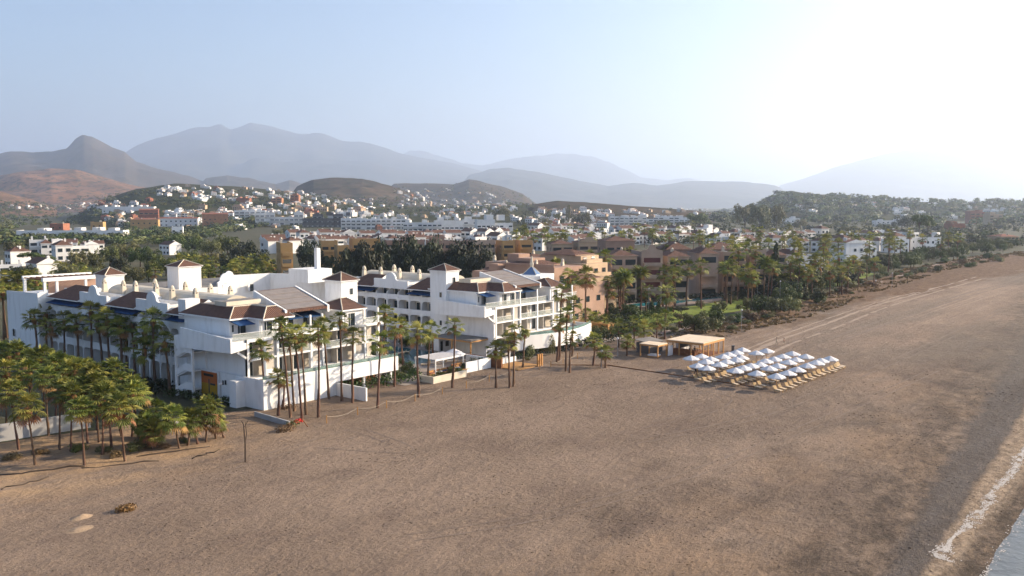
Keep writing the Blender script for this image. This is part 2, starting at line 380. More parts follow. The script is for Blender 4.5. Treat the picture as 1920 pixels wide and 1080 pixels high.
    h = math_('ADD', math_('MULTIPLY', nz((1.6, 1.9, 1.6), detail=6, rough=.7), .21), math_('MULTIPLY', nz((.3, .5, .3), (3, 3, 3), detail=4), .35))
    h = math_('ADD', h, math_('MULTIPLY', tr2, .04))
    bp = n.new('ShaderNodeBump'); bp.inputs['Strength'].default_value = 1; bp.inputs['Distance'].default_value = 1.0
    l.new(h, bp.inputs['Height']); l.new(bp.outputs[0], b.inputs['Normal'])
    return m
xs = [-33000, -3000, -900, -400, -250] + [-180 + 2.0 * k for k in range(200)] + [220 + 4 * k for k in range(60)] + [460 + 12 * k for k in range(25)] + [800, 900, 1100, 1500, 3000, 33000]
b = MB(); NR = 76
for x in xs:
    y0 = edge_y(x); y1 = min(-132, y0 - 120)
    for j in range(NR + 1):
        t = j / NR; y = y0 + (y1 - y0) * t
        b.v.append((x, y, sand_z(x, y) if x < 900 else -0.02 - 2.5 * max(0, t - .5)))
for i in range(len(xs) - 1):
    for j in range(NR):
        a = i * (NR + 1) + j; b.f.append((a, a + 1, a + NR + 2, a + NR + 1)); b.m.append(0)
beach = b.build('beach', sand_material(), smooth=True, kind='structure')
b = MB()
gp = [(x, y) for x, y in EDGE] + [(33000, 33000), (-33000, 33000)]
b.face([(x, y - 0.02, 0.0) for x, y in gp]); b.build('ground', M['soil'], kind='structure')
sea = mat('sea_water', (0.075, 0.080, 0.074), (0.11, 0.115, 0.105), scale=0.25, rough=0.35, spec=0.5, bump=0.12, bscale=0.9)
b = MB(); b.face([(-33000, -33000, -0.72), (33000, -33000, -0.72), (33000, -88, -0.72), (-33000, -88, -0.72)]); b.build('sea', sea, kind='structure')
foam = mat('sea_foam', (0.56, 0.51, 0.46), (0.42, 0.37, 0.32), scale=1.5, rough=0.8, detail=8)
def foam_band(x0, x1, yc, w, n, seed, label):
    """broken lace of small foam flakes along the swash"""
    b = MB(); r = random.Random(seed)
    for _ in range(n):
        x = x0 + (x1 - x0) * r.random() ** 1.6; k = noise.noise(Vector((x * .16, seed, 0)))
        y = yc(x) + 1.1 * noise.noise(Vector((x * .07, seed + 4, 0))) + r.gauss(0, w * max(.12, .55 + k))
        if noise.noise(Vector((x * .8, y * 1.6, seed))) < r.uniform(-.45, .45): continue
        z = max(sand_z(x, y), -0.72) + .02 + r.random() * .02; s = r.uniform(.025, .10) * (1 + x / 120)
        a0 = r.uniform(0, 6.28); m = r.randrange(5, 8)
        b.face([(x + s * 1.7 * r.uniform(.6, 1.2) * math.cos(a0 + 6.283 * q / m), y + s * .8 * r.uniform(.6, 1.2) * math.sin(a0 + 6.283 * q / m), z) for q in range(m)])
    o = b.build('foam', foam, kind='stuff'); o['label'] = label
foam_band(3, 330, lambda x: -91.9 + 0.02 * x, .42, 19000, 1, 'broken line of white foam along the shingle at the water edge')
foam_band(-4, 120, lambda x: -95.2 + 0.012 * x, .4, 1500, 6, 'thin scattered foam on the grey water beyond the shingle')
TRK_D = mat('wheel_rut_sand', (0.155, 0.115, 0.088), (0.235, 0.175, 0.134), scale=.9, rough=1.0, detail=8, bump=.05, bscale=5)
TRK_L = mat('raked_sand', (0.36, 0.275, 0.205), (0.255, 0.19, 0.145), scale=.5, rough=1.0, detail=8, bump=.05, bscale=5)
def wheel_track(pts, w, m, gap=1.7, pair=True):
    for sgn in ((-1, 1) if pair else (0,)):
        b = MB(); pr = None; n = 60
        for k in range(n + 1):
            t = k / n * (len(pts) - 1); i = min(int(t), len(pts) - 2); f = t - i
            p0, p1, p2, p3 = pts[max(i - 1, 0)], pts[i], pts[i + 1], pts[min(i + 2, len(pts) - 1)]
            q = [.5 * (2 * p1[c] + (p2[c] - p0[c]) * f + (2 * p0[c] - 5 * p1[c] + 4 * p2[c] - p3[c]) * f * f + (3 * p1[c] - p0[c] - 3 * p2[c] + p3[c]) * f ** 3) for c in (0, 1)]
            if pr is None: pr = (q, None); continue
            d = Vector((q[0] - pr[0][0], q[1] - pr[0][1])).normalized(); nn = Vector((-d.y, d.x)); c = Vector(q) + nn * sgn * gap / 2
            ww = w * (.6 + .5 * noise.noise(Vector((q[0] * .25, q[1] * .25, sgn)))); a, e = c + nn * ww, c - nn * ww
            row = ((a.x, a.y, sand_z(a.x, a.y) + .035), (e.x, e.y, sand_z(e.x, e.y) + .035))
            if pr[1] and noise.noise(Vector((q[0] * .12, q[1] * .12, sgn + 9))) > -.28: b.face([pr[1][0], row[0], row[1], pr[1][1]])
            pr = (q, row)
        b.build('wheel_track', m, kind='structure')
def px_path(*uv): return [at(u, v)[:2] for u, v in uv]
wheel_track(px_path((330, 905), (520, 850), (700, 795), (880, 735), (1010, 700), (1120, 668)), .16, TRK_D)
wheel_track(px_path((590, 835), (760, 845), (700, 815), (660, 805)), .14, TRK_D)
wheel_track(px_path((1230, 745), (1300, 735), (1360, 745), (1330, 770), (1200, 800)), .16, TRK_D)
wheel_track(px_path((1180, 830), (1420, 780), (1620, 700), (1760, 640), (1900, 570)), .2, TRK_D)
wheel_track(px_path((760, 1010), (1050, 960), (1320, 880), (1560, 780), (1760, 690)), .16, TRK_D)
wheel_track(px_path((1390, 690), (1450, 650), (1560, 610), (1650, 575), (1740, 548), (1840, 520)), .7, TRK_L, 4.0)
wheel_track(px_path((1400, 660), (1500, 620), (1600, 585), (1680, 560), (1760, 540)), .5, TRK_L, 2.4)
wheel_track(px_path((1560, 640), (1680, 596), (1790, 560), (1919, 524)), .45, TRK_D, 3.0)
wheel_track(px_path((1480, 640), (1500, 646), (1530, 652), (1555, 660), (1500, 655)), .2, TRK_D)
dbm = mat('beach_debris', (0.060, 0.045, 0.036), (0.12, 0.085, 0.06), scale=2, rough=1.0)
b = MB(); r = random.Random(12)
for _ in range(42000):
    x = -95 + 190 * r.random() ** 1.35; y = r.uniform(-94, -16)
    k = noise.noise(Vector((x * .06, y * .09, 4))) + .5 * noise.noise(Vector((x * .3, y * .4, 8))) + (.25 if y < -62 else 0) + (.3 if x < 0 else 0)
    if k < r.uniform(.1, 1.0): continue
    s_ = r.uniform(.02, .075) * (1 + max(0, x) / 300); a = r.uniform(0, 3.14); c_, q_ = math.cos(a) * s_ * r.uniform(1, 2.6), math.sin(a) * s_ * r.uniform(1, 2.6); z = sand_z(x, y) + .012
    b.face([(x - c_, y - q_, z), (x + q_ * .3, y - c_ * .3, z + .02), (x + c_, y + q_, z), (x - q_ * .3, y + c_ * .3, z + s_ * .7)])
o = b.build('beach_debris', dbm, kind='stuff'); o['label'] = 'small dark bits of dry weed and stones strewn over the sand'
# garden surfaces
def sheet(name, pts, z, m): b = MB(); b.face([(p[0], p[1], z) for p in pts]); return b.build(name, M[m], kind='structure')
sheet('lawn', [(104, 14), (112, 3), (130, 0.5), (160, -0.5), (186, -1.5), (206, 6), (196, 13), (170, 15), (140, 18), (118, 20)], 0.05, 'lawn')
sheet('lawn', [(225, 12), (262, 4), (330, 12), (345, 24), (290, 22), (240, 22)], 0.05, 'lawn')
sheet('lawn', [(190, -6.5), (214, -2), (232, -4), (212, -8.2)], 0.05, 'lawn')
sheet('lawn', [(150, -2.5), (182, -4.2), (176, -6.6), (150, -5.5)], 0.05, 'lawn')
b = MB(); pp = [(96, -5), (112, -5.5), (128, -7.0), (150, -7.5), (176, -7.4), (205, -9), (240, -4.0), (300, -1.5), (360, 4), (430, 8), (520, 6)]
for (x0, y0), (x1, y1) in zip(pp, pp[1:]): b.face([(x0, y0 - 1.2, .07), (x1, y1 - 1.2, .07), (x1, y1 + 1.2, .07), (x0, y0 + 1.2, .07)])
b.build('path', M['path'], kind='structure')
b = MB(); b.face([(26, -3, .03), (100, -3.0, .03), (100, 3, .03), (104, 70, .03), (26, 70, .03)]); b.build('terrace_ground', M['tiledeck'], kind='structure')
sheet('hotel_pool_water', [(40.5, 10.5), (45, 9), (54, 17), (54.5, 30), (44, 26)], 0.10, 'poolteal')

# ---------------------------------------------------------------- hills: silhouettes at their own distance, with front and back slopes
def hillmat(name, c1, c2, c3, sc=0.004):
    m = mat(name, c1, c2, scale=sc, rough=1.0, detail=10, lo=.40, hi=.60, spec=0.0)
    nt = m.node_tree; n = nt.nodes; l = nt.links; b = n['Principled BSDF']
    src = b.inputs['Base Color'].links[0].from_socket
    t = n.new('ShaderNodeTexNoise'); t.inputs['Scale'].default_value = sc * 7; t.inputs['Detail'].default_value = 8; t.inputs['Roughness'].default_value = .7
    g = n.new('ShaderNodeNewGeometry'); l.new(g.outputs['Position'], t.inputs['Vector'])
    r = n.new('ShaderNodeMapRange'); r.inputs['From Min'].default_value = .48; r.inputs['From Max'].default_value = .6; l.new(t.outputs['Fac'], r.inputs['Value'])
    mx = n.new('ShaderNodeMix'); mx.data_type = 'RGBA'; mx.inputs['B'].default_value = (*c3, 1)
    l.new(r.outputs[0], mx.inputs['Factor']); l.new(src, mx.inputs['A']); l.new(mx.outputs['Result'], b.inputs['Base Color'])
    return m
M['mount'] = hillmat('mountain_slope', (0.060, 0.058, 0.040), (0.085, 0.072, 0.050), (0.040, 0.045, 0.030), .0012)
M['tawny'] = hillmat('tawny_slope', (0.26, 0.135, 0.075), (0.17, 0.10, 0.060), (0.045, 0.048, 0.028), .0045)
M['darkhill'] = hillmat('scrub_slope', (0.070, 0.052, 0.034), (0.10, 0.070, 0.044), (0.036, 0.040, 0.022), .004)
M['woodhill'] = hillmat('wooded_slope', (0.045, 0.055, 0.026), (0.085, 0.072, 0.040), (0.026, 0.034, 0.016), .012)
HILLS = {}
def hill(name, sil, D, Wf, Wb, m, rough=.10, pw=1.3, nu=200, nt_=96, lab=None):
    u0, u1 = sil[0][0], sil[-1][0]
    def hgt(u, d):
        w = Wf if d < D else Wb; t = abs(d - D) / w
        if t >= 1 or u < u0 or u > u1: return -1.0
        v = interp(sil, u); h0 = (HY - v) * D / F + H
        h = h0 * (1 - t ** pw)
        x, y = at_depth(u, d); q = Vector((x, y, 0)) * (2.2 / Wf)
        h += h0 * rough * (4 * t * (1 - t)) * (noise.noise(q * 1.5) + .6 * noise.noise(q * 3.5) + .35 * noise.noise(q * 6.5))
        h += h0 * .03 * noise.noise(Vector((x, y, 0)) * (11 / Wf)) + h0 * .016 * noise.noise(Vector((x, y, 900)) * (24 / Wf))
        e = min(1, (u - u0) / 60, (u1 - u) / 60) if not (u0 < -100 and u < 400) and not (u1 > 2050 and u > 1500) else 1
        return h * max(0, e) - 3
    b = MB()
    for i in range(nu + 1):
        u = u0 + (u1 - u0) * i / nu
        for j in range(nt_ + 1):
            d = D - Wf + (Wf + Wb) * j / nt_
            x, y = at_depth(u, d); b.v.append((x, y, hgt(u, d) if 0 < j < nt_ else -4))
    for i in range(nu):
        for j in range(nt_):
            a = i * (nt_ + 1) + j; b.f.append((a, a + nt_ + 1, a + nt_ + 2, a + 1)); b.m.append(0)
    o = b.build(name, M[m], smooth=True, kind='structure'); HILLS[name + str(len(HILLS))] = hgt
    return o
hill('mountain', [(150, 345), (200, 315), (250, 284), (300, 263), (350, 251), (400, 241), (420, 236), (438, 244), (455, 240), (475, 233), (500, 238), (520, 241), (560, 251), (590, 253), (640, 266), (700, 275), (745, 286), (800, 299), (850, 307), (900, 320), (960, 340), (1040, 360)], 20000, 7500, 5000, 'mount', .13)
hill('mountain', [(690, 320), (770, 284), (790, 282), (830, 296), (870, 307), (905, 312), (950, 300), (1000, 293), (1070, 290), (1105, 294), (1150, 309), (1200, 333), (1240, 338), (1290, 334), (1340, 345), (1420, 365)], 26000, 5600, 3500, 'mount', .10)
hill('mountain', [(1400, 365), (1450, 351), (1500, 336), (1560, 316), (1620, 298), (1700, 281), (1780, 266), (1840, 262), (1920, 271), (2050, 300), (2150, 330)], 22000, 7000, 4000, 'mount', .04)
hill('mountain', [(820, 352), (860, 333), (920, 318), (955, 315), (1000, 321), (1050, 332), (1100, 342), (1140, 349), (1185, 343), (1230, 348), (1280, 341), (1340, 340), (1400, 341), (1450, 348), (1520, 372)], 14000, 3600, 2500, 'mount', .12)
hill('hill', [(-260, 300), (0, 291), (28, 286), (105, 286), (133, 279), (150, 262), (165, 254), (180, 257), (200, 270), (218, 279), (240, 284), (262, 302), (300, 317), (360, 331), (400, 345), (440, 365)], 9000, 2600, 1800, 'darkhill', .12)
hill('hill', [(330, 350), (380, 335), (430, 329), (470, 334), (520, 345), (545, 338), (590, 350), (640, 370)], 8500, 1500, 1500, 'darkhill', .10)
hill('hill', [(-260, 345), (0, 330), (50, 322), (100, 316), (150, 318), (200, 332), (250, 345), (300, 356), (360, 372)], 5200, 1500, 1000, 'tawny', .18)
hill('hill', [(-260, 340), (-60, 350), (0, 356), (60, 372), (110, 388)], 3400, 850, 700, 'tawny', .14)
hill('hill', [(500, 372), (550, 352), (590, 335), (620, 332), (680, 334), (720, 343), (755, 353), (800, 366), (850, 380)], 3200, 700, 700, 'darkhill', .12)
hill('hill', [(680, 356), (720, 344), (800, 343), (850, 345), (880, 336), (900, 339), (940, 349), (985, 364), (1040, 380)], 5000, 1300, 900, 'darkhill', .14)
hill('hill', [(940, 392), (1000, 381), (1045, 374), (1100, 377), (1150, 381), (1220, 386), (1300, 392), (1380, 402)], 2000, 500, 600, 'darkhill', .03)
hill('town_hill', [(120, 400), (200, 372), (260, 352), (330, 343), (400, 345), (470, 350), (560, 358), (650, 372), (760, 386), (860, 384), (960, 380), (1060, 388), (1120, 400)], 2300, 1100, 600, 'woodhill', .05)
hill('wooded_hill', [(1330, 420), (1380, 402), (1430, 376), (1455, 362), (1480, 356), (1520, 361), (1560, 364), (1620, 369), (1700, 376), (1760, 377), (1820, 378), (1920, 376), (2100, 374), (2200, 380)], 2500, 850, 800, 'woodhill', .08)
TOWN = [f for k, f in HILLS.items() if k.startswith(('town', 'wooded'))] + [f for k, f in HILLS.items() if k.startswith('hill')]
def terrain(u, d):
    return max([0.0] + [f(u, d) for f in TOWN])
def hit(u, v, dmax=6000):                  # where the sight line through that place of the photo meets the land
    r = ray(u, v); f = r[0] * FWD[0] + r[1] * FWD[1]; d = 70.0; last = d
    while d < dmax:
        z = H + r[2] / f * d
        if z <= terrain(u, d):
            lo, hi = last, d
            for _ in range(12):
                mid = (lo + hi) / 2
                if H + r[2] / f * mid <= terrain(u, mid): hi = mid
                else: lo = mid
            x, y = at_depth(u, hi); return (x, y, max(0, terrain(u, hi)), hi)
        last = d; d *= 1.012
    x, y = at_depth(u, dmax); return (x, y, max(0, terrain(u, dmax)), dmax)
# ---------------------------------------------------------------- shared part meshes of the hotel
def glaze(name, w, h, axis, m=('white', 'glass'), n=2):
    """glazed door: frame proud of the wall, dark panes inside it; lies against a wall facing -x or -y"""
    b = MB(); t = .07
    def bx(a0, z0, a1, z1, d0, d1, k):
        if axis == 'x': b.box(d0, a0, z0, d1, a1, z1, k)
        else: b.box(a0, d0, z0, a1, d1, z1, k)
    bx(-w / 2, 0, -w / 2 + t, h, -.09, 0, 0); bx(w / 2 - t, 0, w / 2, h, -.09, 0, 0)
    bx(-w / 2 + t, h - t, w / 2 - t, h, -.09, 0, 0)
    p = (w - 2 * t) / n
    for k in range(n):
        a = -w / 2 + t + k * p
        if k: bx(a - .03, 0, a + .03, h - t, -.09, 0, 0)
        bx(a + (.03 if k else 0), 0.02, a + p - (.03 if k < n - 1 else 0), h - t, -.05, -.01, 1)
    if w > 1.2: bx(-w / 2 + t + .02, .05, -w / 2 + t + .30 * w, h - t - .02, -.066, -.052, 2)
    return b.mesh(name, [M[m[0]], M[m[1]], M['cloth']])
GL = {'x': glaze('window', 2.3, 2.15, 'x'), 'y': glaze('window', 2.2, 2.2, 'y'), 'xs': glaze('window', .8, 1.1, 'x', n=1), 'ys': glaze('window', .9, 1.2, 'y', n=1), 'yw': glaze('window', 3.2, 2.2, 'y', n=3)}
def chimney_mesh():
    b = MB(); b.hexa([(-.42, -.42, 0), (.42, -.42, 0), (.42, .42, 0), (-.42, .42, 0), (-.32, -.32, 1.7), (.32, -.32, 1.7), (.32, .32, 1.7), (-.32, .32, 1.7)])
    b.lathe([(.38, 1.7), (.40, 1.82), (.36, 2.0), (.24, 2.2), (.08, 2.32)], 8)
    b.box(-.18, -.335, 1.25, .18, -.30, 1.6, 1); b.box(-.335, -.18, 1.25, -.30, .18, 1.6, 1)
    return b.mesh('chimney', [M['beige'], M['dark']])
CHIM = chimney_mesh()
def rail_y(x0, x1, y, z, h=1.0, parent=None, name='glass_balustrade', m='rail'):
    b = MB(); b.box(x0, y, z, x1, y + .03, z + h - .05, 0); b.box(x0, y - .03, z + h - .05, x1, y + .06, z + h, 1)
    return b.build(name, [M[m], M['white']], parent)
def pyramid(x0, y0, x1, y1, z, h, o=.35):
    b = MB(); cx, cy_ = (x0 + x1) / 2, (y0 + y1) / 2
    p = [(x0 - o, y0 - o), (x1 + o, y0 - o), (x1 + o, y1 + o), (x0 - o, y1 + o)]
    for k in range(4):
        a, c = p[k], p[(k + 1) % 4]; b.face([(*a, z + .12), (*c, z + .12), (cx, cy_, z + h)], 0)
        b.face([(*a, z), (*c, z), (*c, z + .12), (*a, z + .12)], 1)
        b.tube([(*a, z + .15), (cx, cy_, z + h + .05)], .09, 4, 2)
    b.face([(*q, z) for q in reversed(p)], 1)
    return b
def hiproof(x0, y0, x1, y1, z, h, parent, o=.4, along='y', hipa=2.5, hipb=2.5, name='roof', back=0.0):
    """tiled roof on a rectangle with a ridge along one axis; back is the height kept at the far eave"""
    X0, Y0, X1, Y1 = x0 - o, y0 - o, x1 + o, y1 + o; b = MB()
    if along == 'y':
        c = (X0 + X1) / 2; r0, r1 = (c, Y0 + hipa, z + h), (c, Y1 - hipb, z + h)
        b.face([(X0, Y1, z), (X0, Y0, z), r0, r1]); b.face([(X1, Y0, z), (X1, Y1, z), r1, r0])
        b.face([(X0, Y0, z), (X1, Y0, z), r0]); b.face([(X1, Y1, z), (X0, Y1, z), r1])
        hp = [((X0, Y0), r0), ((X1, Y0), r0), ((X0, Y1), r1), ((X1, Y1), r1)]
    else:
        c = (Y0 + Y1) / 2; r0, r1 = (X0 + hipa, c, z + h), (X1 - hipb, c, z + h)
        b.face([(X0, Y0, z), (X1, Y0, z), r1, r0]); b.face([(X1, Y1, z), (X0, Y1, z), r0, r1])
        b.face([(X0, Y1, z), (X0, Y0, z), r0]); b.face([(X1, Y0, z), (X1, Y1, z), r1])
        hp = [((X0, Y0), r0), ((X0, Y1), r0), ((X1, Y0), r1), ((X1, Y1), r1)]
    b.box(X0, Y0, z - .22, X1, Y1, z - .004, 1)
    for q, r in hp: b.tube([(*q, z + .03), (r[0], r[1], r[2] + .05)], .09, 4, 2)
    b.tube([(r0[0], r0[1], r0[2] + .04), (r1[0], r1[1], r1[2] + .04)], .09, 4, 2)
    return b.build(name, [M['tile'], M['white'], M['beige']], parent)

def hotel_wing(name, label, ox, oy, y_end, cols, x_end, segs, bays, solar, tower, chims, vault, right_roof):
    root = empty(name, (ox, oy, 0), 0, label, 'hotel')
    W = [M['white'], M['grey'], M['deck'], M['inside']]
    # long bar behind the balconies
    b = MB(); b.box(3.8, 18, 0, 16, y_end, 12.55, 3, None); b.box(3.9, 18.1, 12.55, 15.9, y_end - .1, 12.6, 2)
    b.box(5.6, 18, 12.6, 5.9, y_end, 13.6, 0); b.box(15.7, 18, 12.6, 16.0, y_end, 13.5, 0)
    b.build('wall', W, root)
    ys = bays
    b = MB()
    for y in ys:
        b.box(2.0, y - .17, 0, 3.8, y + .17, 10.0, 0)
        b.hexa([(2.0, y - .12, 10), (3.8, y - .12, 10), (3.8, y + .12, 10), (2.0, y + .12, 10), (2.0, y - .12, 11.1), (3.8, y - .12, 12.2), (3.8, y + .12, 12.2), (2.0, y + .12, 11.1)], 0)
    for y0, y1 in zip(ys, ys[1:]):
        for z in (4, 7, 10): b.box(2.25, y0 + .17, z - .2, 3.8, y1 - .17, z, 0)
        for z, h0, h1 in ((4, -.45, .85), (7, -.35, .80), (10, -.35, .75)): b.box(2.03, y0 + .17, z + h0, 2.25, y1 - .17, z + h1, 0)
        for z in (3.55, 6.65, 9.65):         # rounded heads of the openings
            for ya, s in ((y0 + .17, 1), (y1 - .17, -1)):
                pr = [(ya, z), (ya, z - .7), (ya + s * .12, z - .32), (ya + s * .34, z - .1), (ya + s * .75, z)]
                b.wall_prof(pr, 'x', 2.06, 2.22, 0)
    b.box(1.9, ys[0] - .17, 12.0, 3.8, ys[-1] + .17, 12.3, 0)
    b.build('balcony_frame', W, root, recalc=True)
    for y0, y1 in zip(ys, ys[1:]):
        for z in (0.3, 4.05, 7.05, 10.05):
            link_mesh('window', GL['x'], root, (3.79, (y0 + y1) / 2 + rnd.uniform(-.25, .25), z), 0, (1, min(1, (y1 - y0) / 3.0), 1))
    for kind, y0, y1 in segs:
        if kind == 'roof':
            b = MB(); hp = 2.2 if y1 < y_end - 3 else 3.2
            e = 1.25
            b.face([(e, y1, 12.25), (e, y0, 12.25), (5.6, y0, 14.5), (5.6, y1 - hp, 14.5)], 0)
            b.face([(e, y1, 12.25), (5.6, y1 - hp, 14.5), (5.6, y1, 12.6)], 0)
            b.face([(5.6, y1 - hp, 14.5), (5.6, y0, 14.5), (7.0, y0, 13.6), (7.0, y1 - hp, 13.6)], 0)
            b.face([(5.6, y1 - hp, 14.5), (7.0, y1 - hp, 13.6), (7, y1, 12.6), (5.6, y1, 12.6)], 0)
            b.box(e, y0, 12.06, 3.2, y1, 12.246, 1)
            b.face([(5.6, y0, 14.5), (e, y0, 12.25), (5.6, y0, 12.25), (7, y0, 12.6), (7, y0, 13.6)], 1)
            b.build('roof', [M['tile'], M['white']], root)
            b = MB(); n = max(1, round((y1 - y0) / 3.3))
            b.hexa([(1.0, y0 + .2, 11.15), (3.7, y0 + .2, 11.85), (3.7, y1 - .3, 11.85), (1.0, y1 - .3, 11.15), (1.0, y0 + .2, 11.25), (3.7, y0 + .2, 11.95), (3.7, y1 - .3, 11.95), (1.0, y1 - .3, 11.25)])
            b.build('awning', M['awning'], root)
        else:
            c = (y0 + y1) / 2; r = 1.55
            pr = [(y0, 12.0), (y1, 12.0), (y1, 14.0), (c + r + .5, 14.0)] + [(c + r * math.cos(math.pi * k / 12), 14.0 + r * .95 * math.sin(math.pi * k / 12)) for k in range(13)] + [(c - r - .5, 13.75), (y0, 13.75)]
            b = MB(); b.wall_prof(pr, 'x', 1.75, 2.15); b.box(2.15, y0, 12.3, 6.0, y0 + .3, 13.5, 0); b.box(2.15, y1 - .3, 12.3, 5.6, y1, 13.5, 0)
            b.build('gable_parapet', M['white'], root, recalc=True)
    if vault:
        y0, y1, cx, hw, hh = vault; b = MB(); K = 10
        pf = [(cx - hw * math.cos(math.pi * k / K), 12.6 + hh * math.sin(math.pi * k / K) ** .8) for k in range(K + 1)]
        for (xa, za), (xb, zb) in zip(pf, pf[1:]): b.face([(xa, y1, za), (xa, y0, za), (xb, y0, zb), (xb, y1, zb)])
        b.face([(x, y0, z) for x, z in pf]); b.face([(x, y1, z) for x, z in reversed(pf)])
        b.build('vault_roof', M['beige'], root)
    for x, y, z in chims: link_mesh('chimney', CHIM, root, (x, y, z - .1), 0, (1.05, 1.05, 1.15))
    # sea end: floors at 4, 7 and 10, terraces to the front
    x1 = x_end; fy = 4.5
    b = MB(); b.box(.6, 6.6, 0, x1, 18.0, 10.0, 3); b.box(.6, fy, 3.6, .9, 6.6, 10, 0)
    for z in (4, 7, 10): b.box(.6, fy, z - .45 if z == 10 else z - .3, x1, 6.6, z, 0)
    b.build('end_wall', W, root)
    b = MB(); b.box(.5, fy + .002, 0.0, .6, 18.0, 10.0, 0); b.build('side_wall', M['white'], root)
    for c in cols:
        b = MB(); b.box(c[0] - .2, fy - .04, 3.6, c[0] + .2, fy + .5, 10.0, 0); b.build('column', M['white'], root)
    for (c0, k0), (c1, k1) in zip(cols, cols[1:]):
        for z in (4, 7):
            if k0 == 'solid':
                b = MB(); b.box(c0 + .2, fy + .25, z, c1 - .2, fy + .45, z + 2.6, 0); b.build('wall_panel', M['inside'], root)
                if z == 4: b = MB(); b.box(c0 + .3, fy + .05, z, c1 - .3, fy + .22, z + 1.0); b.build('planter_box', M['white'], root)
            else:
                w = c1 - c0; n = 2 if w > 5 else 1
                for k in range(n):
                    cx = c0 + w * (k + .38) / n; link_mesh('window', GL['y'], root, (cx, 6.59, z + .02))
                if z == 7: rail_y(c0 + .2, c1 - .2, fy + .02, z, 1.0, root)
                if w > 5:
                    b = MB(); b.box((c0 + c1) / 2 - .08, fy + .5, z, (c0 + c1) / 2 + .08, 6.55, z + 2.55); b.build('partition', M['inside'], root)
    # penthouse stepped back from a wide terrace
    b = MB(); b.box(.8, 9.2, 10, x1 - 3, 21.5, 12.7, 0); b.box(3.7, 5.8, 10, 9.0, 9.2, 12.7, 0)
    b.box(2.4, 12.2, 12.7, 8.8, 15.4, 15.0, 4); b.box(2.6, 12.4, 15.0, 8.6, 15.2, 15.02, 2)
    b.box(9.0, 15.5, 12.7, x1 - 6, 21.4, 13.6, 0)
    b.build('penthouse_wall', W + [M['beige']], root)
    for cx in (1.5, 3.0): link_mesh('window', GL['ys'] if cx < 2 else GL['y'], root, (cx if cx < 2 else 2.6, 9.19, 10.05 + (0.6 if cx < 2 else 0)), 0, (1, 1, 1))
    link_mesh('window', GL['y'], root, (5.0, 5.79, 10.05)); link_mesh('window', GL['y'], root, (7.6, 5.79, 10.05))
    link_mesh('window', GL['yw'], root, (11.2, 9.19, 10.05)); link_mesh('window', GL['yw'], root, (15.2, 9.19, 10.05))
    # stepped tiled roof: eaves A (y 8), side B (x 3.5), eaves C (y 4.3)
    e0, zr, ze = .1, 14.35, 12.85
    b = MB()
    ax, bx_, cx2 = e0, 3.4, 9.3
    b.face([(ax, 22, ze), (ax, 8.1, ze), (2.5, 10.5, zr), (2.5, 19.6, zr)])             # side towards the park
    b.face([(ax, 22, ze), (2.5, 19.6, zr), (8, 19.6, zr), (10, 22, ze)])
    b.face([(ax, 8.1, ze), (bx_, 8.1, ze), (5.8, 10.5, zr), (2.5, 10.5, zr)])            # A
    b.face([(bx_, 8.1, ze), (bx_, 4.3, ze), (5.8, 6.7, zr), (5.8, 10.5, zr)])            # B
    b.face([(bx_, 4.3, ze), (cx2, 4.3, ze), (7.6, 6.7, zr), (5.8, 6.7, zr)])             # C
    b.face([(cx2, 4.3, ze), (cx2, 9.5, ze), (7.6, 9.5, zr), (7.6, 6.7, zr)])
    b.face([(2.5, 19.6, zr), (2.5, 10.5, zr), (5.8, 10.5, zr), (7.6, 9.5, zr), (8, 19.6, zr)], 3)
    b.face([(5.8, 10.5, zr), (5.8, 6.7, zr), (7.6, 6.7, zr), (7.6, 9.5, zr)], 3)
    pl = [(ax, 8.1), (bx_, 8.1), (bx_, 4.3), (cx2, 4.3), (cx2, 9.5), (10, 22), (ax, 22)]
    b.prism(pl, ze - .25, ze - .004, 1)
    for p, q in (((ax, 8.1), (2.5, 10.5)), ((bx_, 4.3), (5.8, 6.7)), ((cx2, 4.3), (7.6, 6.7))): b.tube([(*p, ze + .03), (*q, zr + .04)], .1, 4, 2)
    b.tube([(2.5, 10.5, zr + .03), (5.8, 10.5, zr + .03), (5.8, 6.7, zr + .03), (7.6, 6.7, zr + .03)], .1, 4, 2)
    b.build('roof', [M['tile'], M['white'], M['beige'], M['deck']], root)
    b = MB(); b.hexa([(.5, 6.3, 11.9), (3.4, 6.3, 11.9), (3.4, 9.1, 12.5), (.5, 9.1, 12.5), (.5, 6.3, 12.0), (3.4, 6.3, 12.0), (3.4, 9.1, 12.6), (.5, 9.1, 12.6)]); b.build('awning', M['awning'], root)
    for xa, xb in ((9.6, 12.4), (12.9, 16.6)):
        b = MB(); b.hexa([(xa, 6.0, 12.0), (xb, 6.0, 12.0), (xb, 9.1, 12.6), (xa, 9.1, 12.6), (xa, 6.0, 12.1), (xb, 6.0, 12.1), (xb, 9.1, 12.7), (xa, 9.1, 12.7)]); b.build('awning', M['awning'], root)
    # tilted roof of grey panels
    (ax, ay, az), (bx2, by, bz), (cx3, cy3, cz), (dx, dy, dz) = solar
    b = MB(); b.hexa([(ax, ay, az - .35), (bx2, by, bz - .35), (cx3, cy3, cz - .35), (dx, dy, dz - .35), (ax, ay, az), (bx2, by, bz), (cx3, cy3, cz), (dx, dy, dz)], 0)
    o = b.build('panel_roof', [M['tile'], M['panel']], root)
    A, B_, C_, D_ = map(Vector, solar); b = MB(); nrow = 4
    up = Vector((0, 0, .06))
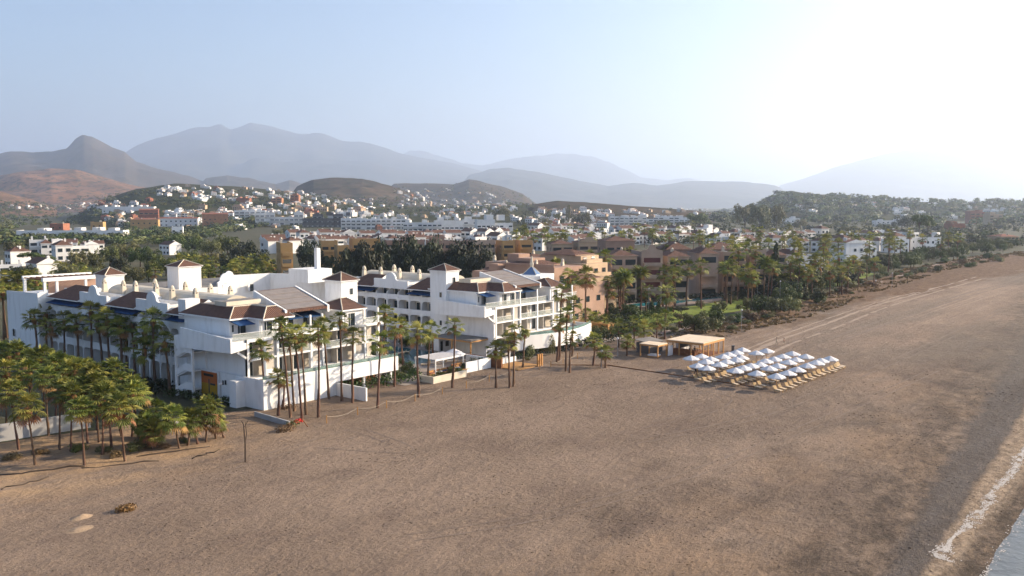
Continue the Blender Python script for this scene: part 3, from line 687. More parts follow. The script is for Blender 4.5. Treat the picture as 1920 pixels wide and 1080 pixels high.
    for k in range(nrow):
        f0, f1 = .05 + .93 * k / nrow, .05 + .93 * (k + 1) / nrow - .02
        l0, l1 = A.lerp(D_, f0), A.lerp(D_, f1); r0, r1 = B_.lerp(C_, f0), B_.lerp(C_, f1)
        q = [l0.lerp(r0, .03), l0.lerp(r0, .97), l1.lerp(r1, .97), l1.lerp(r1, .03)]
        b.hexa([tuple(p + up * .2) for p in q] + [tuple(p + up) for p in q])
    b.build('panel_grid', M['panel'], o)
    b = MB(); b.hexa([(ax - .4, ay, 12.7), (ax, ay, 12.7), (dx, dy, 12.7), (dx - .4, dy, 12.7), (ax - .4, ay, az + .1), (ax, ay, az + .1), (dx, dy, dz + .1), (dx - .4, dy, dz + .1)])
    b.hexa([(bx2, by, 12.7), (bx2 + .4, by, 12.7), (cx3 + .4, cy3, 12.7), (cx3, cy3, 12.7), (bx2, by, bz + .2), (bx2 + .4, by, bz + .2), (cx3 + .4, cy3, cz + .2), (cx3, cy3, cz + .2)])
    b.build('verge_wall', M['white'], root)
    rx0, ry0, rx1, ry1 = right_roof
    b = MB(); b.box(rx0 + .3, ry0 + .4, 10, rx1 - .3, ry1, 12.7, 0); b.build('penthouse_wall', M['white'], root)
    link_mesh('window', GL['y'], root, ((rx0 + rx1) / 2 - .6, ry0 + .39, 10.05)); hiproof(rx0, ry0, rx1, ry1, 12.9, 1.5, root, .2, 'x', 3.0, 1.2)
    # terrace edge: posts, glass, overhanging corner
    b = MB(); b.box(-2.04, fy + .26, 9.55, .5, 9.2, 9.996, 0); b.box(-2.04, 9.2, 9.55, .5, 17.8, 9.99, 0); b.box(.61, fy + .003, 9.56, x1 + 1.2, 9.2, 10.004, 0); b.build('terrace_slab', M['white'], root)
    b = MB(); b.hexa([(-2.3, fy, 8.25), (-2.05, fy, 8.25), (-2.05, 17.8, 7.9), (-2.3, 17.8, 7.9), (-2.3, fy, 10.35), (-2.05, fy, 10.35), (-2.05, 17.8, 11.1), (-2.3, 17.8, 11.1)])
    b.wall_prof([(-2.05, 8.25), (.45, 8.6), (.45, 9.55), (-2.05, 9.55)], 'y', fy, fy + .25); b.build('corner_parapet', M['white'], root, recalc=True)
    b = MB(); b.hexa([(-1.2, fy + .02, 8.15), (-1.2, fy + .3, 8.15), (-.95, fy + .3, 8.35), (-.95, fy + .02, 8.35), (.35, fy + .02, 7.1), (.35, fy + .3, 7.1), (.45, fy + .3, 7.4), (.45, fy + .02, 7.4)]); b.build('strut', M['white'], root, recalc=True)
    cw = [-2.0] + [c[0] for c in cols[2:]] + [x1 + 1.1]
    for a, c in zip(cw, cw[1:]): rail_y(a + .1, c - .1, fy + .05, 10.0, 1.05, root)
    for a in cw[1:-1]:
        b = MB(); b.box(a - .14, fy + .02, 10, a + .14, fy + .3, 12.6, 0); b.build('terrace_post', M['white'], root)
    for k in range(9):
        rr = random.Random(k + int(ox)); x, y = rr.uniform(10.8, 15), rr.uniform(20, y_end - 3)
        b = MB(); b.box(x - .5, y - .4, 12.6, x + .5, y + .4, 13.5); b.build('cooling_unit', M['grey'], root)
    return root

w1cols = [(.7, 'o'), (3.7, 'solid'), (6.1, 'o'), (12.6, 'solid'), (15.0, 'o'), (21.7, 'solid'), (24.1, 'o'), (27.2, 'x')]
SOL = ((8.4, 5.0, 13.6), (16.7, 5.3, 13.6), (20.2, 18.2, 15.8), (11.2, 17.0, 15.8))
hotel1 = hotel_wing('hotel_wing', 'white balconied hotel wing with brown tiled roofs nearest the palm grove', 0, 0, 72, w1cols, 27.4,
    [('roof', 58, 70.5), ('gable', 48, 58), ('roof', 38, 48), ('gable', 28, 38), ('roof', 22, 28)],
    [22.3, 25.2] + [28.0 + 3.333 * k for k in range(13)] + [70.6], SOL, None,
    [(5.2, 55.2, 13.9), (6.7, 51.2, 13.6), (6.2, 46.0, 13.8), (6.2, 39.0, 13.8), (6.4, 34.2, 13.6), (6.4, 27.0, 13.6), (13.5, 52, 13.4), (13.8, 42, 13.4), (13.8, 34, 13.4), (13.9, 28, 13.4)], (19.6, 57, 9.4, 3.0, 2.4), (18.4, 3.6, 23.4, 11))
w2cols = [(1.2, 'o'), (6.7, 'solid'), (9.0, 'o'), (14.8, 'o'), (20.3, 'solid'), (22.4, 'o'), (27.6, 'x')]
hotel2 = hotel_wing('hotel_wing', 'white balconied hotel wing with a square tower beside the pink apartments', 56, -1.5, 50, w2cols, 28.2,
    [('roof', 40, 49), ('gable', 29.5, 40), ('roof', 21.5, 29.5)],
    [22.0, 25.8] + [29.4 + 3.4 * k for k in range(7)], SOL, None,
    [(6.2, 48, 13.6), (6.2, 42.5, 13.6), (6.2, 36.5, 13.6), (6.2, 30.4, 13.6), (6.2, 24.5, 13.6), (13.8, 46, 13.6), (13.8, 40, 13.6), (13.8, 28, 13.6)], (22, 49, 9.4, 3.0, 2.4), (18.2, 3.6, 23.2, 11))

# fin wall, stair, tower and pool deck of the first wing
b = MB(); b.box(1.95, 22.9, 0, 4.6, 25.1, 14.7); b.build('fin_wall', M['white'], hotel1)
b = MB()
for y in (15.0, 19.6): b.box(-2.1, y, 0, -1.75, y + .35, 9.0 if y > 18 else 8.0)
b.box(.2, 15, 0, .49, 20, 9.0)
for z in (0.0, 2.9, 5.8):
    b.wall_prof([(15.2, z + 1.5), (15.2, z + 2.5), (17.0, z + 2.6), (19.8, z + 1.3), (19.8, z + .3), (17.2, z + 1.4)], 'x', -2.02, -1.82)
    b.box(-2.0, 15.3, z + 1.35, .2, 16.8, z + 1.5); b.hexa([(-1.9, 16.8, z + 1.3), (.2, 16.8, z + 1.3), (.2, 19.7, z + .1), (-1.9, 19.7, z + .1), (-1.9, 16.8, z + 1.5), (.2, 16.8, z + 1.5), (.2, 19.7, z + .3), (-1.9, 19.7, z + .3)])
b.wall_prof([(15.0, 7.7), (20.0, 7.4), (20, 9.6), (15.0, 10.6)], 'x', -2.05, -1.8)
b.build('staircase', M['white'], hotel1, recalc=True)
def stair_tower(root, x0, y0, x1, y1, z0, z1, h=1.5, win=True):
    b = MB(); b.box(x0, y0, z0, x1, y1, z1); b.box(x0 - .12, y0 - .12, z1 - .35, x1 + .12, y1 + .12, z1 - .2)
    t = b.build('tower', M['white'], root)
    pyramid(x0, y0, x1, y1, z1, h).build('tower_roof', [M['tile'], M['white'], M['beige']], t)
    if win: link_mesh('window', GL['ys'], t, ((x0 + x1) / 2 + .4, y0 - .005, z1 - 2.5))
    return t
stair_tower(hotel1, 27.1, 13.9, 30.9, 18.3, 0, 16.5)
stair_tower(hotel1, 9.8, 63.6, 13.6, 67.6, 12.5, 16.2, win=False)
stair_tower(hotel2, 0, 16.7, 3.9, 21.2, 0, 16.6, 1.4)
for z in (8.4, 5.4, 11.2): link_mesh('window', GL['xs'], hotel2, (-.005, 18.2, z), 0, 1)
def pool_deck(root, x0, x1, xs_, zb, curve=0.0, zt=4.5):
    b = MB(); n = 14
    fy_ = lambda x: -curve * math.sin(math.pi * min(1, max(0, (x - x0) / (x1 - x0))))
    for k in range(n):
        xa, xb = x0 + (x1 - x0) * k / n, x0 + (x1 - x0) * (k + 1) / n
        za = 0 if xb <= xs_ + .01 else zb
        ya, yb = fy_(xa), fy_(xb)
        b.hexa([(xa, ya, za), (xb, yb, za), (xb, yb + .35, za), (xa, ya + .35, za), (xa, ya, zt), (xb, yb, zt), (xb, yb + .35, zt), (xa, ya + .35, zt)])
    b.box(x1 - .35, .35, zb, x1, 4.5, zt)
    b.build('pool_wall', M['white'], root)
    b = MB(); b.box(x0 + .3, .36, zt - 1.0 if zb else 0, x1 - .36, 4.55, zt - .75, 0); b.build('pool_deck', M['tiledeck'], root)
    b = MB(); b.box(x0 + 2, .7, zt - .75, x1 - 2, 2.4, zt - .55, 0); b.build('pool_water', M['water'], root)
    b = MB()
    for k in range(n):
        xa, xb = x0 + (x1 - x0) * k / n, x0 + (x1 - x0) * (k + 1) / n
        b.hexa([(xa, fy_(xa) + .15, zt), (xb, fy_(xb) + .15, zt), (xb, fy_(xb) + .18, zt), (xa, fy_(xa) + .18, zt), (xa, fy_(xa) + .15, zt + .55), (xb, fy_(xb) + .15, zt + .55), (xb, fy_(xb) + .18, zt + .55), (xa, fy_(xa) + .18, zt + .55)])
    b.build('pool_glass', M['glass2'], root)
pool_deck(hotel1, 0, 27.4, 13.75, 2.15)
pool_deck(hotel2, 2.0, 28.3, 2.0, 1.7, 3.0)
for x in (20.0, 26.0): b = MB(); b.box(x, .5, 0, x + .4, .9, 2.15); b.build('column', M['white'], hotel1)
b = MB(); b.box(14, 5.2, 0, 27, 5.5, 3.4, 0); b.build('undercroft_wall', M['woodd'], hotel1)
for x in (10, 19, 26): b = MB(); b.box(x, .8, 0, x + .4, 1.2, 1.9); b.build('column', M['white'], hotel2)
b = MB(); b.box(3, 5.0, 0, 28, 5.2, 3.6, 0); b.build('undercroft_wall', M['grey'], hotel2)
b = MB(); b.box(-.02, .36, 0, .28, 10.8, 4.45); b.box(-1.6, 4.5, 0, -.02, 6.2, 4.0); b.build('side_wall', M['white'], hotel1)
b = MB(); b.box(-.3, 10.82, 0, -.03, 15.6, 4.5); b.box(-.42, 11.2, .3, -.3, 15.3, 2.5, 1); b.box(-.42, 11.2, 2.5, -.3, 15.3, 4.3, 2); b.box(-.44, 13.1, .6, -.42, 13.35, 3.2, 3); b.box(-.44, 12.0, 3.6, -.42, 14.6, 4.0, 3); b.box(-.44, 11.6, 2.3, -.42, 12.9, 2.6, 3)
b.build('painted_gate', [M['white'], M['yellow'], M['orangep'], M['dark']], hotel1)
b = MB(); b.box(-.1, 9.2, 2.7, -.025, 9.6, 3.4); b.box(-.1, 9.9, 2.6, -.025, 10.15, 3.3); b.box(-.1, 10.15, 2.6, -.025, 10.55, 2.9); b.build('entrance_sign', M['dark'], hotel1)
# far end of the first wing with a pergola roof terrace
b = MB(); b.box(0, 71.2, 0, 16, 85, 12.3, 0); b.hexa([(0, 71.2, 12.3), (.35, 71.2, 12.3), (.35, 85, 12.3), (0, 85, 12.3), (0, 71.2, 13.0), (.35, 71.2, 13.0), (.35, 85, 12.7), (0, 85, 12.7)])
b.box(.35, 71.2, 12.3, 2.0, 71.5, 13.2); b.build('end_block', M['white'], hotel1)
for y, z in ((74.2, 7.2), (82.0, 3.6)): link_mesh('window', glaze('window', 1.9, 1.6, 'x'), hotel1, (-.005, y, z))
b = MB()
for x in (2.2, 4.6, 10.4, 15.6): b.box(x, 73.2, 12.3, x + .45, 73.65, 15.0)
b.box(2.0, 73.0, 15.0, 16.2, 73.8, 15.7); b.box(2.0, 82, 15.0, 16.2, 82.5, 15.7); b.box(2.2, 82, 12.3, 2.7, 82.5, 15); b.box(15.6, 82, 12.3, 16.1, 82.5, 15)
for k in range(12): b.box(2.3 + 1.15 * k, 73.8, 15.2, 2.45 + 1.15 * k, 82, 15.45, 1)
b.box(4.8, 77.0, 12.3, 15.5, 77.3, 14.9, 2)
b.build('pergola', [M['white'], M['woodd'], M['pink']], hotel1)
# low rear block joining the wings
rear = empty('hotel_block', (36, 70, 0), 0, 'low white flat roofed hotel block between the two balconied wings', 'hotel')
b = MB()
b.prism([(-20, -4), (-2, -8), (12, 8), (22, 6), (24, -17), (36, -17), (36, 14), (-20, 14)], 0, 12.4, 0, 1)
for p, q in (((-2, -8), (12, 8)), ((12, 8), (22, 6)), ((22, 6), (24, -17))):
    a, c = Vector((*p, 12.4)), Vector((*q, 12.4)); n = (c - a).cross(Vector((0, 0, 1))).normalized() * -.3
    b.hexa([a, c, c + n, a + n, a + Vector((0, 0, .9)), c + Vector((0, 0, .9)), c + n + Vector((0, 0, .9)), a + n + Vector((0, 0, .9))])
b.build('wall', [M['white'], M['deck']], rear, recalc=True)
stair_tower(rear, -10.5, -6.6, -5.2, -2.2, 10, 17.0, 1.4, False)
b = MB(); b.box(19, -15.6, 12.4, 20, -14.6, 20.2); b.box(16, -16, 12.4, 23, -9, 15.4); b.build('chimney_stack', M['white'], rear)
for x, y in ((3, -3), (8, 2.8)):
    b = MB(); b.wall_prof([(x + 1.5 * math.cos(math.pi * k / 10), 12.4 + 2.4 * math.sin(math.pi * k / 10)) for k in range(11)], 'y', y - .2, y + .2); b.build('arched_parapet', M['white'], rear, recalc=True)
link_mesh('window', glaze('window', 1.8, 1.8, 'y', n=1), rear, (16.5, 6.4, 9.2), 0.1)
hiproof(22, -14, 27, -4, 12.9, 1.6, rear, .3, 'y', 2, 2)
# ---------------------------------------------------------------- palms
def fan_crown(seed, n=34, rad=1.0, pet=(.7, 1.15), droop=0.0, dead=.12, seg=11, wide=115):
    r = random.Random(seed); b = MB()
    for k in range(n):
        az = k * 2.39996 + r.uniform(-.3, .3); f = (k + .5) / n
        el = R(82 - 128 * f ** .95 + r.uniform(-9, 9)) - droop
        L = r.uniform(*pet) * (0.75 + .35 * f); d = Vector((math.cos(az) * math.cos(el), math.sin(az) * math.cos(el), math.sin(el)))
        s = d.cross(Vector((0, 0, 1)));  s = s.normalized() if s.length > .05 else Vector((1, 0, 0)); up = s.cross(d).normalized()
        base = d * .12; tip = d * L - Vector((0, 0, .10 * L * math.cos(el)))
        mi = 2 if f > 1 - dead else (1 if r.random() < .42 else 0)
        w = .035
        b.face([base - s * w, base + s * w, tip + s * w * .7, tip - s * w * .7], mi)
        d2 = (d - Vector((0, 0, .28 + .3 * f))).normalized(); s2 = s; up2 = s2.cross(d2).normalized()
        Rr = rad * r.uniform(.85, 1.12)
        for j in range(seg):
            t0 = (-1 + 2 * j / seg); t1 = (-1 + 2 * (j + .92) / seg); tm = (t0 + t1) / 2
            def pt(t, q, lift=0.0):
                a = R(wide) * t
                return tip + (d2 * math.cos(a) + s2 * math.sin(a)) * q * Rr + up2 * (lift - .16 * abs(t) * q)
            q1 = .58; l1 = r.uniform(.02, .08)
            b.face([tip, pt(t0, q1, .0), pt(tm, q1, l1), pt(t1, q1, 0)], mi)
            e = pt(tm, r.uniform(.92, 1.08), 0) - Vector((0, 0, r.uniform(.04, .24) * Rr))
            b.face([pt(t0, q1), e, pt(tm, q1, l1)], mi); b.face([pt(tm, q1, l1), e, pt(t1, q1)], mi)
    return b
def feather_crown(seed, n=46, L=2.3, droop=.5):
    r = random.Random(seed); b = MB()
    for k in range(n):
        az = k * 2.39996 + r.uniform(-.2, .2); f = (k + .5) / n; el = R(80 - 95 * f + r.uniform(-6, 6)); LL = L * r.uniform(.85, 1.1)
        h = Vector((math.cos(az), math.sin(az), 0)); s = Vector((-h.y, h.x, 0)); pts = []
        p = Vector((0, 0, 0)); e = el
        for j in range(6):
            pts.append(p.copy()); p = p + (h * math.cos(e) + Vector((0, 0, math.sin(e)))) * LL / 5; e -= R(16) * droop * 1.6
        mi = 2 if f > .93 else (1 if r.random() < .3 else 0)
        for j in range(5):
            a, c = pts[j], pts[j + 1]
            w0, w1 = (.12, .34, .42, .38, .26, .05)[j], (.12, .34, .42, .38, .26, .05)[j + 1]
            for sg in (-1, 1):
                dr = Vector((0, 0, -.55))
                for q in (0, .5):
                    m0, m1 = a.lerp(c, q), a.lerp(c, q + .36); ww = w0 + (w1 - w0) * q
                    fw = (c - a) * .5
                    b.face([m0, m1, m1 + s * sg * ww + dr * ww + fw, m0 + s * sg * ww + dr * ww + fw * .8], mi)
    return b
def skirt(seed, h=1.1):
    r = random.Random(seed); b = MB()
    for k in range(30):
        az = r.uniform(0, 6.283); z0 = r.uniform(-.1, .25) - .1; L = r.uniform(.5, 1.0) * h; o = r.uniform(.22, .62)
        d = Vector((math.cos(az), math.sin(az), 0)); s = Vector((-d.y, d.x, 0)); w = r.uniform(.10, .28)
        a = d * .2 + Vector((0, 0, z0)); m = d * o + Vector((0, 0, z0 - L * .35)); e = d * (o * .85) + Vector((0, 0, z0 - L))
        b.face([a, m - s * w, m + s * w]); b.face([m - s * w, e - s * w * .4, e + s * w * .5, m + s * w])
    return b
PM = [M['palm'], M['palm2'], M['dead']]
FAN = [fan_crown(s, n, rd, (1.0, 1.6), dr, dd, 9, 84).mesh('crown', PM) for s, n, rd, dr, dd in ((1, 25, .95, 0, .06), (2, 21, 1.05, .1, .1), (3, 28, .9, -.05, .05), (4, 23, .95, .2, .14), (5, 26, 1.05, 0, .08), (6, 19, 1.0, .15, .1))]
FAN2 = [fan_crown(s, 36, .95, (.85, 1.4), -.02, .16, 9, 88).mesh('crown', PM) for s in (11, 12, 13, 14, 15)]
FEA = [feather_crown(s, 48, 2.4, .45).mesh('crown', PM) for s in (21, 22)]
DROOP = [feather_crown(s, 20, 1.9, 1.3).mesh('crown', PM) for s in (23,)]
SK = [skirt(s).mesh('dead_fronds', M['dead'], False) for s in (31, 32, 33)]
def trunk_mesh(seed, bend):
    r = random.Random(seed); b = MB(); a = r.uniform(0, 6.28); pts = []; rad = []
    for k in range(9):
        t = k / 8; o = bend * math.sin(t * math.pi * .8) * (1 - .5 * t)
        pts.append((math.cos(a) * o + .05 * r.uniform(-1, 1) * (0 < k < 8), math.sin(a) * o + .05 * r.uniform(-1, 1) * (0 < k < 8), t)); rad.append((.30 - .11 * min(1, t * 2.2) + .02 * r.uniform(-1, 1)) if k else .36)
    pts[-1] = (0, 0, 1); pts[0] = (0, 0, 0)
    return b.tube(pts, rad, 8).mesh('trunk', M['bark'], True)
TRK = [trunk_mesh(s, bd) for s, bd in ((41, .12), (42, .3), (43, .2), (44, .4), (45, .08))]
PALMS = []
def palm(x, y, h, kind='fan', cs=1.5, lean=(0, 0), tr=.7, sk=True, group=None, name='fan_palm', label=None, z=0.0, rr=None):
    r = rr or rnd
    p = empty(name, (x, y, z), r.uniform(0, 6.28) if lean == (0, 0) else 0, label, 'palm tree', group)
    t = link_mesh('trunk', r.choice(TRK), p, (0, 0, -.1), 0 if lean != (0, 0) else r.uniform(0, 6), (tr, tr, h + .1))
    if lean != (0, 0):                       # shear the trunk along its lean: tilt about the foot
        v = Vector((lean[0], lean[1], h)); t.rotation_mode = 'QUATERNION'; t.rotation_quaternion = v.to_track_quat('Z', 'Y'); t.scale[2] = v.length
    me = r.choice({'fan': FAN, 'bushy': FAN2, 'feather': FEA, 'droop': DROOP}[kind])
    c = link_mesh('crown', me, p, (lean[0], lean[1], h), r.uniform(0, 6.28), (cs, cs, cs * r.uniform(.9, 1.08)))
    if sk: link_mesh('dead_fronds', r.choice(SK), p, (lean[0], lean[1], h), r.uniform(0, 6.28), (cs * .72, cs * .72, cs * r.uniform(.7, 1.2)))
    return p
def ordinal_labels(objs, fmt, key=None):
    """number a group from the left of the photo"""
    def u(o):
        x, y = o.location[0], o.location[1]; d = depth_of(x, y); return side_of(x, y) / d
    for i, o in enumerate(sorted(objs, key=key or u)): o['label'] = fmt.format(nth(i + 1))
def palm_px(ub, vb, ut, vt, cs=1.5, **k):
    """foot and crown centre as seen; the lean stays in the plane across the view"""
    x, y, _ = at(ub, vb); d = depth_of(x, y); r = ray(ut, vt); f = r[0] * FWD[0] + r[1] * FWD[1]
    z = H + r[2] / f * d; cs *= .70; tx, ty = CX + r[0] / f * d, CY + r[1] / f * d
    return palm(x, y, z, cs=cs, lean=(tx - x, ty - y), **k)
FRONT = [(496, 769, 489, 655, 1.35), (522, 779, 521, 706, 1.2), (530, 766, 532, 712, 1.0), (545, 783, 527, 612, 1.4), (552, 771, 541, 622, 1.4), (567, 790, 553, 632, 1.45), (574, 777, 563, 625, 1.4), (597, 782, 596, 624, 1.35), (617, 748, 606, 612, 1.45), (641, 752, 637, 600, 1.35), (661, 755, 663, 629, 1.35),
    (708, 765, 713, 640, 1.5), (718, 718, 722, 588, 1.5), (740, 725, 741, 612, 1.55), (757, 692, 752, 610, 1.5), (785, 745, 783, 625, 1.5), (802, 711, 807, 618, 1.5), (848, 727, 852, 610, 1.35), (930, 727, 929, 655, 1.4), (956, 727, 952, 640, 1.4), (963, 725, 965, 622, 1.4), (1044, 679, 1048, 606, 1.4), (1049, 676, 1053, 548, 1.5), (1061, 696, 1063, 590, 1.4), (1068, 699, 1071, 633, 1.4), (1073, 668, 1076, 568, 1.4), (1112, 685, 1114, 638, 1.5), (1128, 687, 1129, 660, .9), (1135, 689, 1136, 660, 1.1), (1175, 667, 1177, 640, 1.3), (1193, 655, 1180, 640, .8)]
L = [palm_px(a, b_, c, d, s, group='fan palms along the sand in front of the hotel', sk=(i % 3 != 1)) for i, (a, b_, c, d, s) in enumerate(FRONT)]
L.append(palm_px(980, 690, 985, 622, 1.2, kind='droop', sk=False, group='fan palms along the sand in front of the hotel', name='feather_palm'))
ordinal_labels(L, 'slender palm on sand before the hotel, {} from the left')
# along the shaded long front: foot on the strip x = -3, crowns where the photo shows them
SIDE = [(8, 535, 12), (22, 548, 11.5), (36, 530, 12.5), (55, 545, 12), (72, 528, 13), (64, 596, 8.5), (84, 588, 9), (98, 612, 8), (118, 600, 8.6), (142, 606, 8.4), (168, 583, 11), (190, 608, 9), (226, 612, 9), (236, 640, 6), (266, 622, 9), (286, 598, 11.5), (268, 655, 6.5), (316, 640, 8.5), (46, 556, 10.5), (14, 521, 13.5), (30, 524, 13), (48, 520, 13.5), (63, 517, 14), (2, 548, 12), (74, 540, 11), (156, 600, 8), (206, 598, 10), (250, 606, 9.5), (300, 626, 8)]
L = []
for u, v, h in SIDE:
    x, y, _ = at(u, v, h); r = random.Random(u)
    L.append(palm(x, y, h, cs=1.2, tr=.95, group='fan palms along the shaded hotel front', rr=r, lean=(r.uniform(-.5, .5), r.uniform(-.4, .4))))
ordinal_labels(L, 'shaded fan palm by the balcony front, {} from the left there')
GROVE = [(10, 657, 8.2), (34, 662, 8), (56, 672, 7.8), (78, 668, 8), (100, 682, 7.6), (117, 684, 8), (140, 696, 7.8), (153, 692, 7.6), (178, 702, 7.6), (202, 697, 7.4), (222, 716, 7.2), (30, 735, 7.2), (61, 764, 6.8), (106, 732, 7.5), (86, 710, 7.6), (154, 768, 6.6), (181, 722, 7.4), (188, 750, 6.8), (230, 764, 6.4), (258, 735, 6.8), (128, 742, 7.0), (6, 700, 7.6), (50, 700, 8), (160, 730, 7), (205, 735, 7), (244, 728, 6.4)]
L = []
for u, v, h in GROVE:
    x, y, _ = at(u, v, h); r = random.Random(u * 3 + 1)
    L.append(palm(x, y, h, kind='bushy', cs=1.2 * r.uniform(.85, 1.12), tr=.52, group='yellow green palms of the grove', rr=r, lean=(r.uniform(-.7, .7), r.uniform(-.5, .5))))
for u, v, h, s in ((283, 770, 4.2, 1.15), (286, 806, 2.4, 1.0), (268, 796, 3.0, 1.0), (335, 782, 4.0, 1.1), (384, 766, 4.4, 1.2), (370, 784, 3.4, 1.0), (404, 780, 3.0, 1.0), (350, 796, 2.8, .9), (420, 792, 2.0, .8)):
    x, y, _ = at(u, v, h); r = random.Random(u)
    L.append(palm(x, y, h, kind='bushy', cs=s, tr=.5, sk=False, group='yellow green palms of the grove', rr=r, lean=(r.uniform(-.9, .9), r.uniform(-.5, .5))))
ordinal_labels(L, 'bushy palm of the sandy grove, {} from the left among them')

# ---------------------------------------------------------------- trees, hedges, shrubs
def leaf_blob(b, r, c, rx, ry, rz, n, s, m=0, shell=.55):
    for _ in range(n):
        while True:
            d = Vector((r.uniform(-1, 1), r.uniform(-1, 1), r.uniform(-1, 1)))
            if .05 < d.length < 1: break
        d.normalize(); q = shell + (1 - shell) * r.random() ** .6
        p = Vector((c[0] + d.x * rx * q, c[1] + d.y * ry * q, c[2] + d.z * rz * q))
        nn = (d + Vector((r.uniform(-.8, .8), r.uniform(-.8, .8), r.uniform(-.5, .9)))).normalized()
        a = nn.cross(Vector((r.uniform(-1, 1), r.uniform(-1, 1), r.uniform(-1, 1))))
        if a.length < .05: continue
        a.normalize(); e = nn.cross(a); ss = s * r.uniform(.6, 1.35)
        b.face([p - a * ss, p - e * ss * .55, p + a * ss, p + e * ss * .55], m)
def tree_crown(seed, kind):
    r = random.Random(seed); b = MB()
    if kind == 'round':
        for _ in range(15):
            a = r.uniform(0, 6.28); q = r.random() ** .5 * .62; z = r.uniform(.38, .86)
            rr = r.uniform(.20, .34); leaf_blob(b, r, (math.cos(a) * q, math.sin(a) * q, z), rr, rr, rr * .8, 120, .055, 0)
    elif kind == 'pine':
        for _ in range(17):
            a = r.uniform(0, 6.28); q = r.random() ** .5 * .8; z = .80 + r.uniform(-.05, .06) + .09 * (1 - q)
            rr = r.uniform(.18, .28); leaf_blob(b, r, (math.cos(a) * q, math.sin(a) * q, z), rr, rr, rr * .38, 110, .045, 0)
    elif kind == 'cone':
        for k in range(16):
            t = k / 16; w = .30 * (1 - t) + .04; a = k * 2.4
            leaf_blob(b, r, (math.cos(a) * w * .45, math.sin(a) * w * .45, .1 + .86 * t), w * .8, w * .8, .10, 95, .045, 0)
    elif kind == 'bush':
        for _ in range(9):
            a = r.uniform(0, 6.28); q = r.random() ** .5 * .6; rr = r.uniform(.3, .48)
            leaf_blob(b, r, (math.cos(a) * q, math.sin(a) * q, .32 + r.uniform(0, .3)), rr, rr, rr * .85, 110, .075, 0)
    elif kind == 'wispy':
        for _ in range(20):
            a = r.uniform(0, 6.28); q = r.random() ** .5 * .55; z = r.uniform(.3, .98); rr = r.uniform(.13, .24) * (1.15 - .5 * z)
            leaf_blob(b, r, (math.cos(a) * q, math.sin(a) * q, z), rr, rr, rr * 1.2, 75, .05, 0, .3)
    elif kind == 'low':
        for _ in range(6):
            a = r.uniform(0, 6.28); q = r.random() ** .5 * .6; rr = r.uniform(.3, .5)
            leaf_blob(b, r, (math.cos(a) * q, math.sin(a) * q, .4 + r.uniform(0, .25)), rr, rr, rr * .85, 30, .14, 0)
    return b
def tree_trunk(seed, kind):
    r = random.Random(seed); b = MB(); top = {'round': .5, 'pine': .78, 'cone': .8, 'wispy': .7}[kind]
    b.tube([(0, 0, -.03), (.02, .01, top * .5), (r.uniform(-.04, .04), r.uniform(-.04, .04), top)], (.045, .032, .018), 6)
    if kind != 'cone':
        for k in range(5):
            a = k * 1.3 + r.uniform(-.3, .3); q = r.uniform(.25, .5)
            b.tube([(.01, 0, top * r.uniform(.5, .85)), (math.cos(a) * q * .5, math.sin(a) * q * .5, top * .95), (math.cos(a) * q, math.sin(a) * q, top + r.uniform(.05, .2))], (.02, .014, .006), 5)
    return b
CROWN = {}
for kind, mats_ in (('round', ('leafa', 'leafb', 'leafd')), ('pine', ('leafa', 'leafd')), ('cone', ('leafd', 'hedge')), ('wispy', ('leafb', 'leafa')), ('bush', ('hedge', 'leafb', 'scrub', 'leafa', 'lightbush', 'leafd'))):
    if kind == 'bush': M['lightbush'] = leafmat('light_shrub_leaf', (0.15, 0.17, 0.035), (0.09, 0.11, 0.025), rand=.2)
    for mm in mats_:
        CROWN[kind, mm] = [tree_crown(100 + s, kind).mesh('crown', M[mm]) for s in range(2 if kind != 'round' else 3)]
TTR = {k: tree_trunk(7, k).mesh('trunk', M['barkd'], True) for k in ('round', 'pine', 'cone', 'wispy')}
WORD = {'round': 'round crowned tree', 'pine': 'flat topped pine', 'cone': 'narrow conical conifer', 'wispy': 'feathery tree'}
def tree(x, y, h, w, kind='round', mm='leafa', z=0.0, group=None, label=None, name=None, r=rnd):
    nm = name or {'round': 'broadleaf_tree', 'pine': 'umbrella_pine', 'cone': 'conifer', 'wispy': 'feathery_tree'}[kind]
    t = empty(nm, (x, y, z), r.uniform(0, 6.28), label, 'tree', group)
    kx = {'round': .8, 'pine': .95, 'cone': .36, 'wispy': .66}[kind]
    s = (w / 2 / kx, w / 2 / kx, h)
    link_mesh('trunk', TTR[kind], t, (0, 0, 0), 0, s); link_mesh('crown', r.choice(CROWN[kind, mm]), t, (0, 0, 0), 0, s)
    return t
def tree_px(u, vt, h, w, kind='round', mm='leafa', **k):
    x, y, _ = at(u, vt, h); return tree(x, y, h, w, kind, mm, **k)
def bush(x, y, w, h, mm='hedge', z=0.0, group=None, label=None, name='shrub', r=rnd):
    o = link_mesh(name, r.choice(CROWN['bush', mm]), None, (x, y, z), r.uniform(0, 6.28), (w / 1.8, w / 1.8 * r.uniform(.8, 1.1), h / 1.05))
    return tag(o, label, 'shrub', group)
